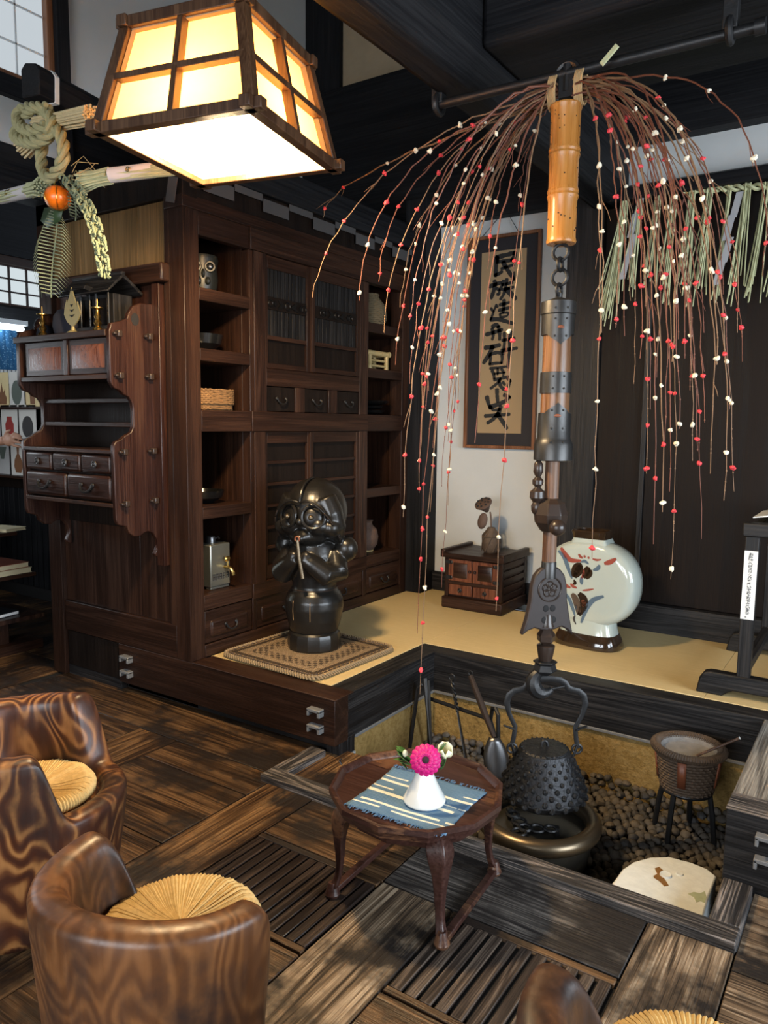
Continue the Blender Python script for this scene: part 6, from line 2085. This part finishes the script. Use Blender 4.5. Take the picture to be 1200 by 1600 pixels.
# basket-cased ember pot on an iron tripod
BP = Vector((-.585, 3.145, .155))
bp = thing('basket_pot', 'ember pot in a brown woven basket case with bark straps', 'pot', BP)
m = MB()
for k in range(13):
    z = -.165 + k * .0125
    r_ = .098 + .026 * (k / 12) ** .8
    pts = []
    for i in range(61):
        a = 2 * PI * i / 60
        pts.append((( r_ + (.0022 if (i + k) % 2 else -.0022)) * math.cos(a), (r_ + (.0022 if (i + k) % 2 else -.0022)) * math.sin(a), z))
    m.tube(pts, .0062, 5, False)
m.build('woven_case', 'woven_brown', bp)
MB().lathe([(.05, -.175), (.094, -.17), (.122, -.01), (.125, .0)], 40, cap=False).lathe([(.001, -.175), (.05, -.175)], 40, cap=False).build('pot_wall', 'woven_brown', bp)
m = MB()
for k in range(90):
    a = 2 * PI * k / 90
    m.torus((.128 * math.cos(a), .128 * math.sin(a), 0), .016, .0028, 8, 4, 'y')
mm = MB()
for k in range(90):
    a = 2 * PI * k / 90
    ring_ = [Vector((.128 + .0185 * math.cos(b), 0, .014 * math.sin(b))) for b in [i * 2 * PI / 9 for i in range(10)]]
    rz = Matrix.Rotation(a, 3, 'Z')
    mm.tube([rz @ p for p in ring_], .0032, 4, False)
mm.torus((0, 0, 0), .128, .0165, 60, 8)
mm.build('bound_rim', 'woven_brown', bp)
MB().lathe([(.108, -.002), (.103, -.02), (.06, -.032), (.001, -.028)], 36, cap=False).build('ash_bed', 'ash', bp)
MB().lathe([(.110, .004), (.108, -.04)], 36, cap=False).build('lip', 'ash', bp)
for a in (-1.55, -2.75, -.2, 1.0, 2.2):
    q = [(math.cos(a + b) * r_, math.sin(a + b) * r_, z) for z, r_ in ((-.02, .132), (-.13, .118)) for b in (-.13, -.045, .045, .13)]
    o = MB().add(q, [(0, 1, 5, 4), (1, 2, 6, 5), (2, 3, 7, 6)]).build('bark_strap', 'cherry_bark', bp)
    o.modifiers.new('t', 'SOLIDIFY').thickness = .004
for a in (-1.9, -.1, 1.6, 3.1):
    MB().tube([(.09 * math.cos(a), .09 * math.sin(a), -.165), (.105 * math.cos(a), .105 * math.sin(a), -.25), (.12 * math.cos(a), .12 * math.sin(a), SZ - BP.z + .0)], .011, 8).build('tripod_leg', 'iron', bp)
MB().torus((0, 0, -.172), .093, .011, 30, 8).build('tripod_ring', 'iron', bp)
sk_ = thing('ember_stick', 'thin brown stick resting in the ember pot', 'stick', (0, 0, 0))
MB().tube([BP + Vector((.035, -.02, -.02)), BP + Vector((.175, .055, .062))], .0055, 8).build('shaft', 'rod_wood', sk_)
MB().tube([BP + Vector((.175, .055, .062)), BP + Vector((.179, .057, .0645))], .0062, 8).build('tip', 'white_porcelain', sk_)

# pale dome-topped stone slab
ws_ = thing('white_stone_slab', 'pale speckled stone slab with rounded back, set in the hearth corner', 'stone slab', (0, 0, 0))
Zt = -.06
outl = [spot(x, y, z=Zt) for x, y in ((962, 1372), (972, 1358), (990, 1346), (1016, 1339), (1045, 1338), (1080, 1347), (1105, 1357), (1120, 1369), (1108, 1400), (1098, 1436))]
outl.append(Vector((outl[-1].x, 2.255, 0)))
outl.append(Vector((outl[0].x - .01, 2.255, 0)))
MB().prism([(p.x, p.y) for p in outl], 'z', SZ - .02, Zt).build('slab', 'white_stone', ws_, .006)
m = MB()
c = spot(1030, 1365, z=Zt)
q = [spot(*p, z=Zt) for p in ((1023, 1357), (1030, 1355), (1036, 1360), (1034, 1368), (1040, 1376), (1045, 1384), (1038, 1385), (1030, 1377), (1022, 1372), (1021, 1369), (1027, 1366))]
MB().prism([(p.x, p.y) for p in q], 'z', Zt, Zt + .0012).build('rust_stain', 'rust_stain', ws_)
q = [spot(*p, z=Zt) for p in ((1075, 1397), (1084, 1394), (1094, 1396), (1101, 1393), (1104, 1402), (1101, 1411), (1094, 1408), (1088, 1410), (1084, 1402))]
MB().prism([(p.x, p.y) for p in q], 'z', Zt, Zt + .0010).build('lichen_patch', 'lichen', ws_)
MB().lathe([(.020, 0), (.018, .006), (.012, .004), (.001, .004)], 16, spot(1040, 1368, z=Zt), cap=False).build('carved_boss', 'white_stone', ws_)
MB().lathe([(.013, 0), (.011, .004), (.001, .003)], 14, spot(1062, 1366, z=Zt), cap=False).build('carved_boss', 'white_stone', ws_)

# pebbles filling the pit
RP = random.Random(17)
pm3 = []
for k in range(5):
    mm = MB().ball((0, 0, 0), (1, RP.uniform(.75, .95), RP.uniform(.6, .8)), 8, 6)
    mm.v = [tuple(c_ * (1 + .10 * math.sin(3 * v[0] + 5 * v[1] * (k + 1) + 2 * v[2])) for c_ in v) for v in mm.v]
    pm3.append(mm)
cells = []
step = .039
yy = 2.235
row = 0
while yy < 3.37:
    xx = -1.90 + (step / 2 if row % 2 else 0)
    while xx < -.345:
        x, y = xx + RP.uniform(-.008, .008), yy + RP.uniform(-.008, .008)
        if (x + 1.012) ** 2 + (y - 2.615) ** 2 > .20 ** 2:
            h = max(0, .055 - .6 * abs(y - 3.37)) * .7 + .012 * math.sin(x * 9 + y * 5)
            cells.append((x, y, SZ + .004 + h + RP.uniform(-.006, .008), RP.uniform(.018, .026)))
        xx += step
    yy += step * .9
    row += 1


def seen(c_):
    p = Vector(c_[:3]) - EYE
    d = p.dot(_f)
    px, py = 600 + FPX * p.dot(RT) / d, 800 - FPX * p.dot(UP) / d
    hid = (px < 800 and py > 1178) or (py > 1215 + (px - 560) * .355 + 40 and px < 960) or (762 < px < 915 and py < 1290)
    hid = hid or (px > 962 and py > 1338 and px < 1125) or py > 1440 or px > 1132
    return (not hid), FPX * c_[3] / d


rk_ = sorted(range(len(cells)), key=lambda i: (-seen(cells[i])[0], -seen(cells[i])[1]))
top = set(rk_[:300])
pb0 = []
cnt = 0
stuff = MB()
for i, (x, y, z, r_) in enumerate(cells):
    k = RP.randint(0, 4)
    rotm = Matrix.Rotation(RP.uniform(0, 6.28), 4, 'Z') @ Matrix.Rotation(RP.uniform(-.4, .4), 4, 'X')
    if i in top:
        if len(pb0) < 5:
            k = len(pb0)
            o = pm3[k].build('pebble', 'pebble_grey')
            tag(o, 'smooth grey pebble lying among the others in the hearth pit', 'pebble', 'pebbles filling the hearth pit')
            pb0.append(o)
        else:
            o = copy_of(pb0[k])
        o.location = (x, y, z)
        o.rotation_euler = rotm.to_euler()
        o.scale = (r_, r_, r_)
    else:
        mt_ = Matrix.Translation((x, y, z)) @ rotm @ Matrix.Scale(r_, 4)
        lo_ = MB()
        lo_.v, lo_.f = list(pm3[k].v), list(pm3[k].f)
        lo_.xf(mt_)
        stuff.add(lo_.v, lo_.f)
o = stuff.build('pebbles', 'pebble_mass')
tag(o, 'bed of smaller grey pebbles around and behind the fire bowl', 'pebbles', kind='stuff')
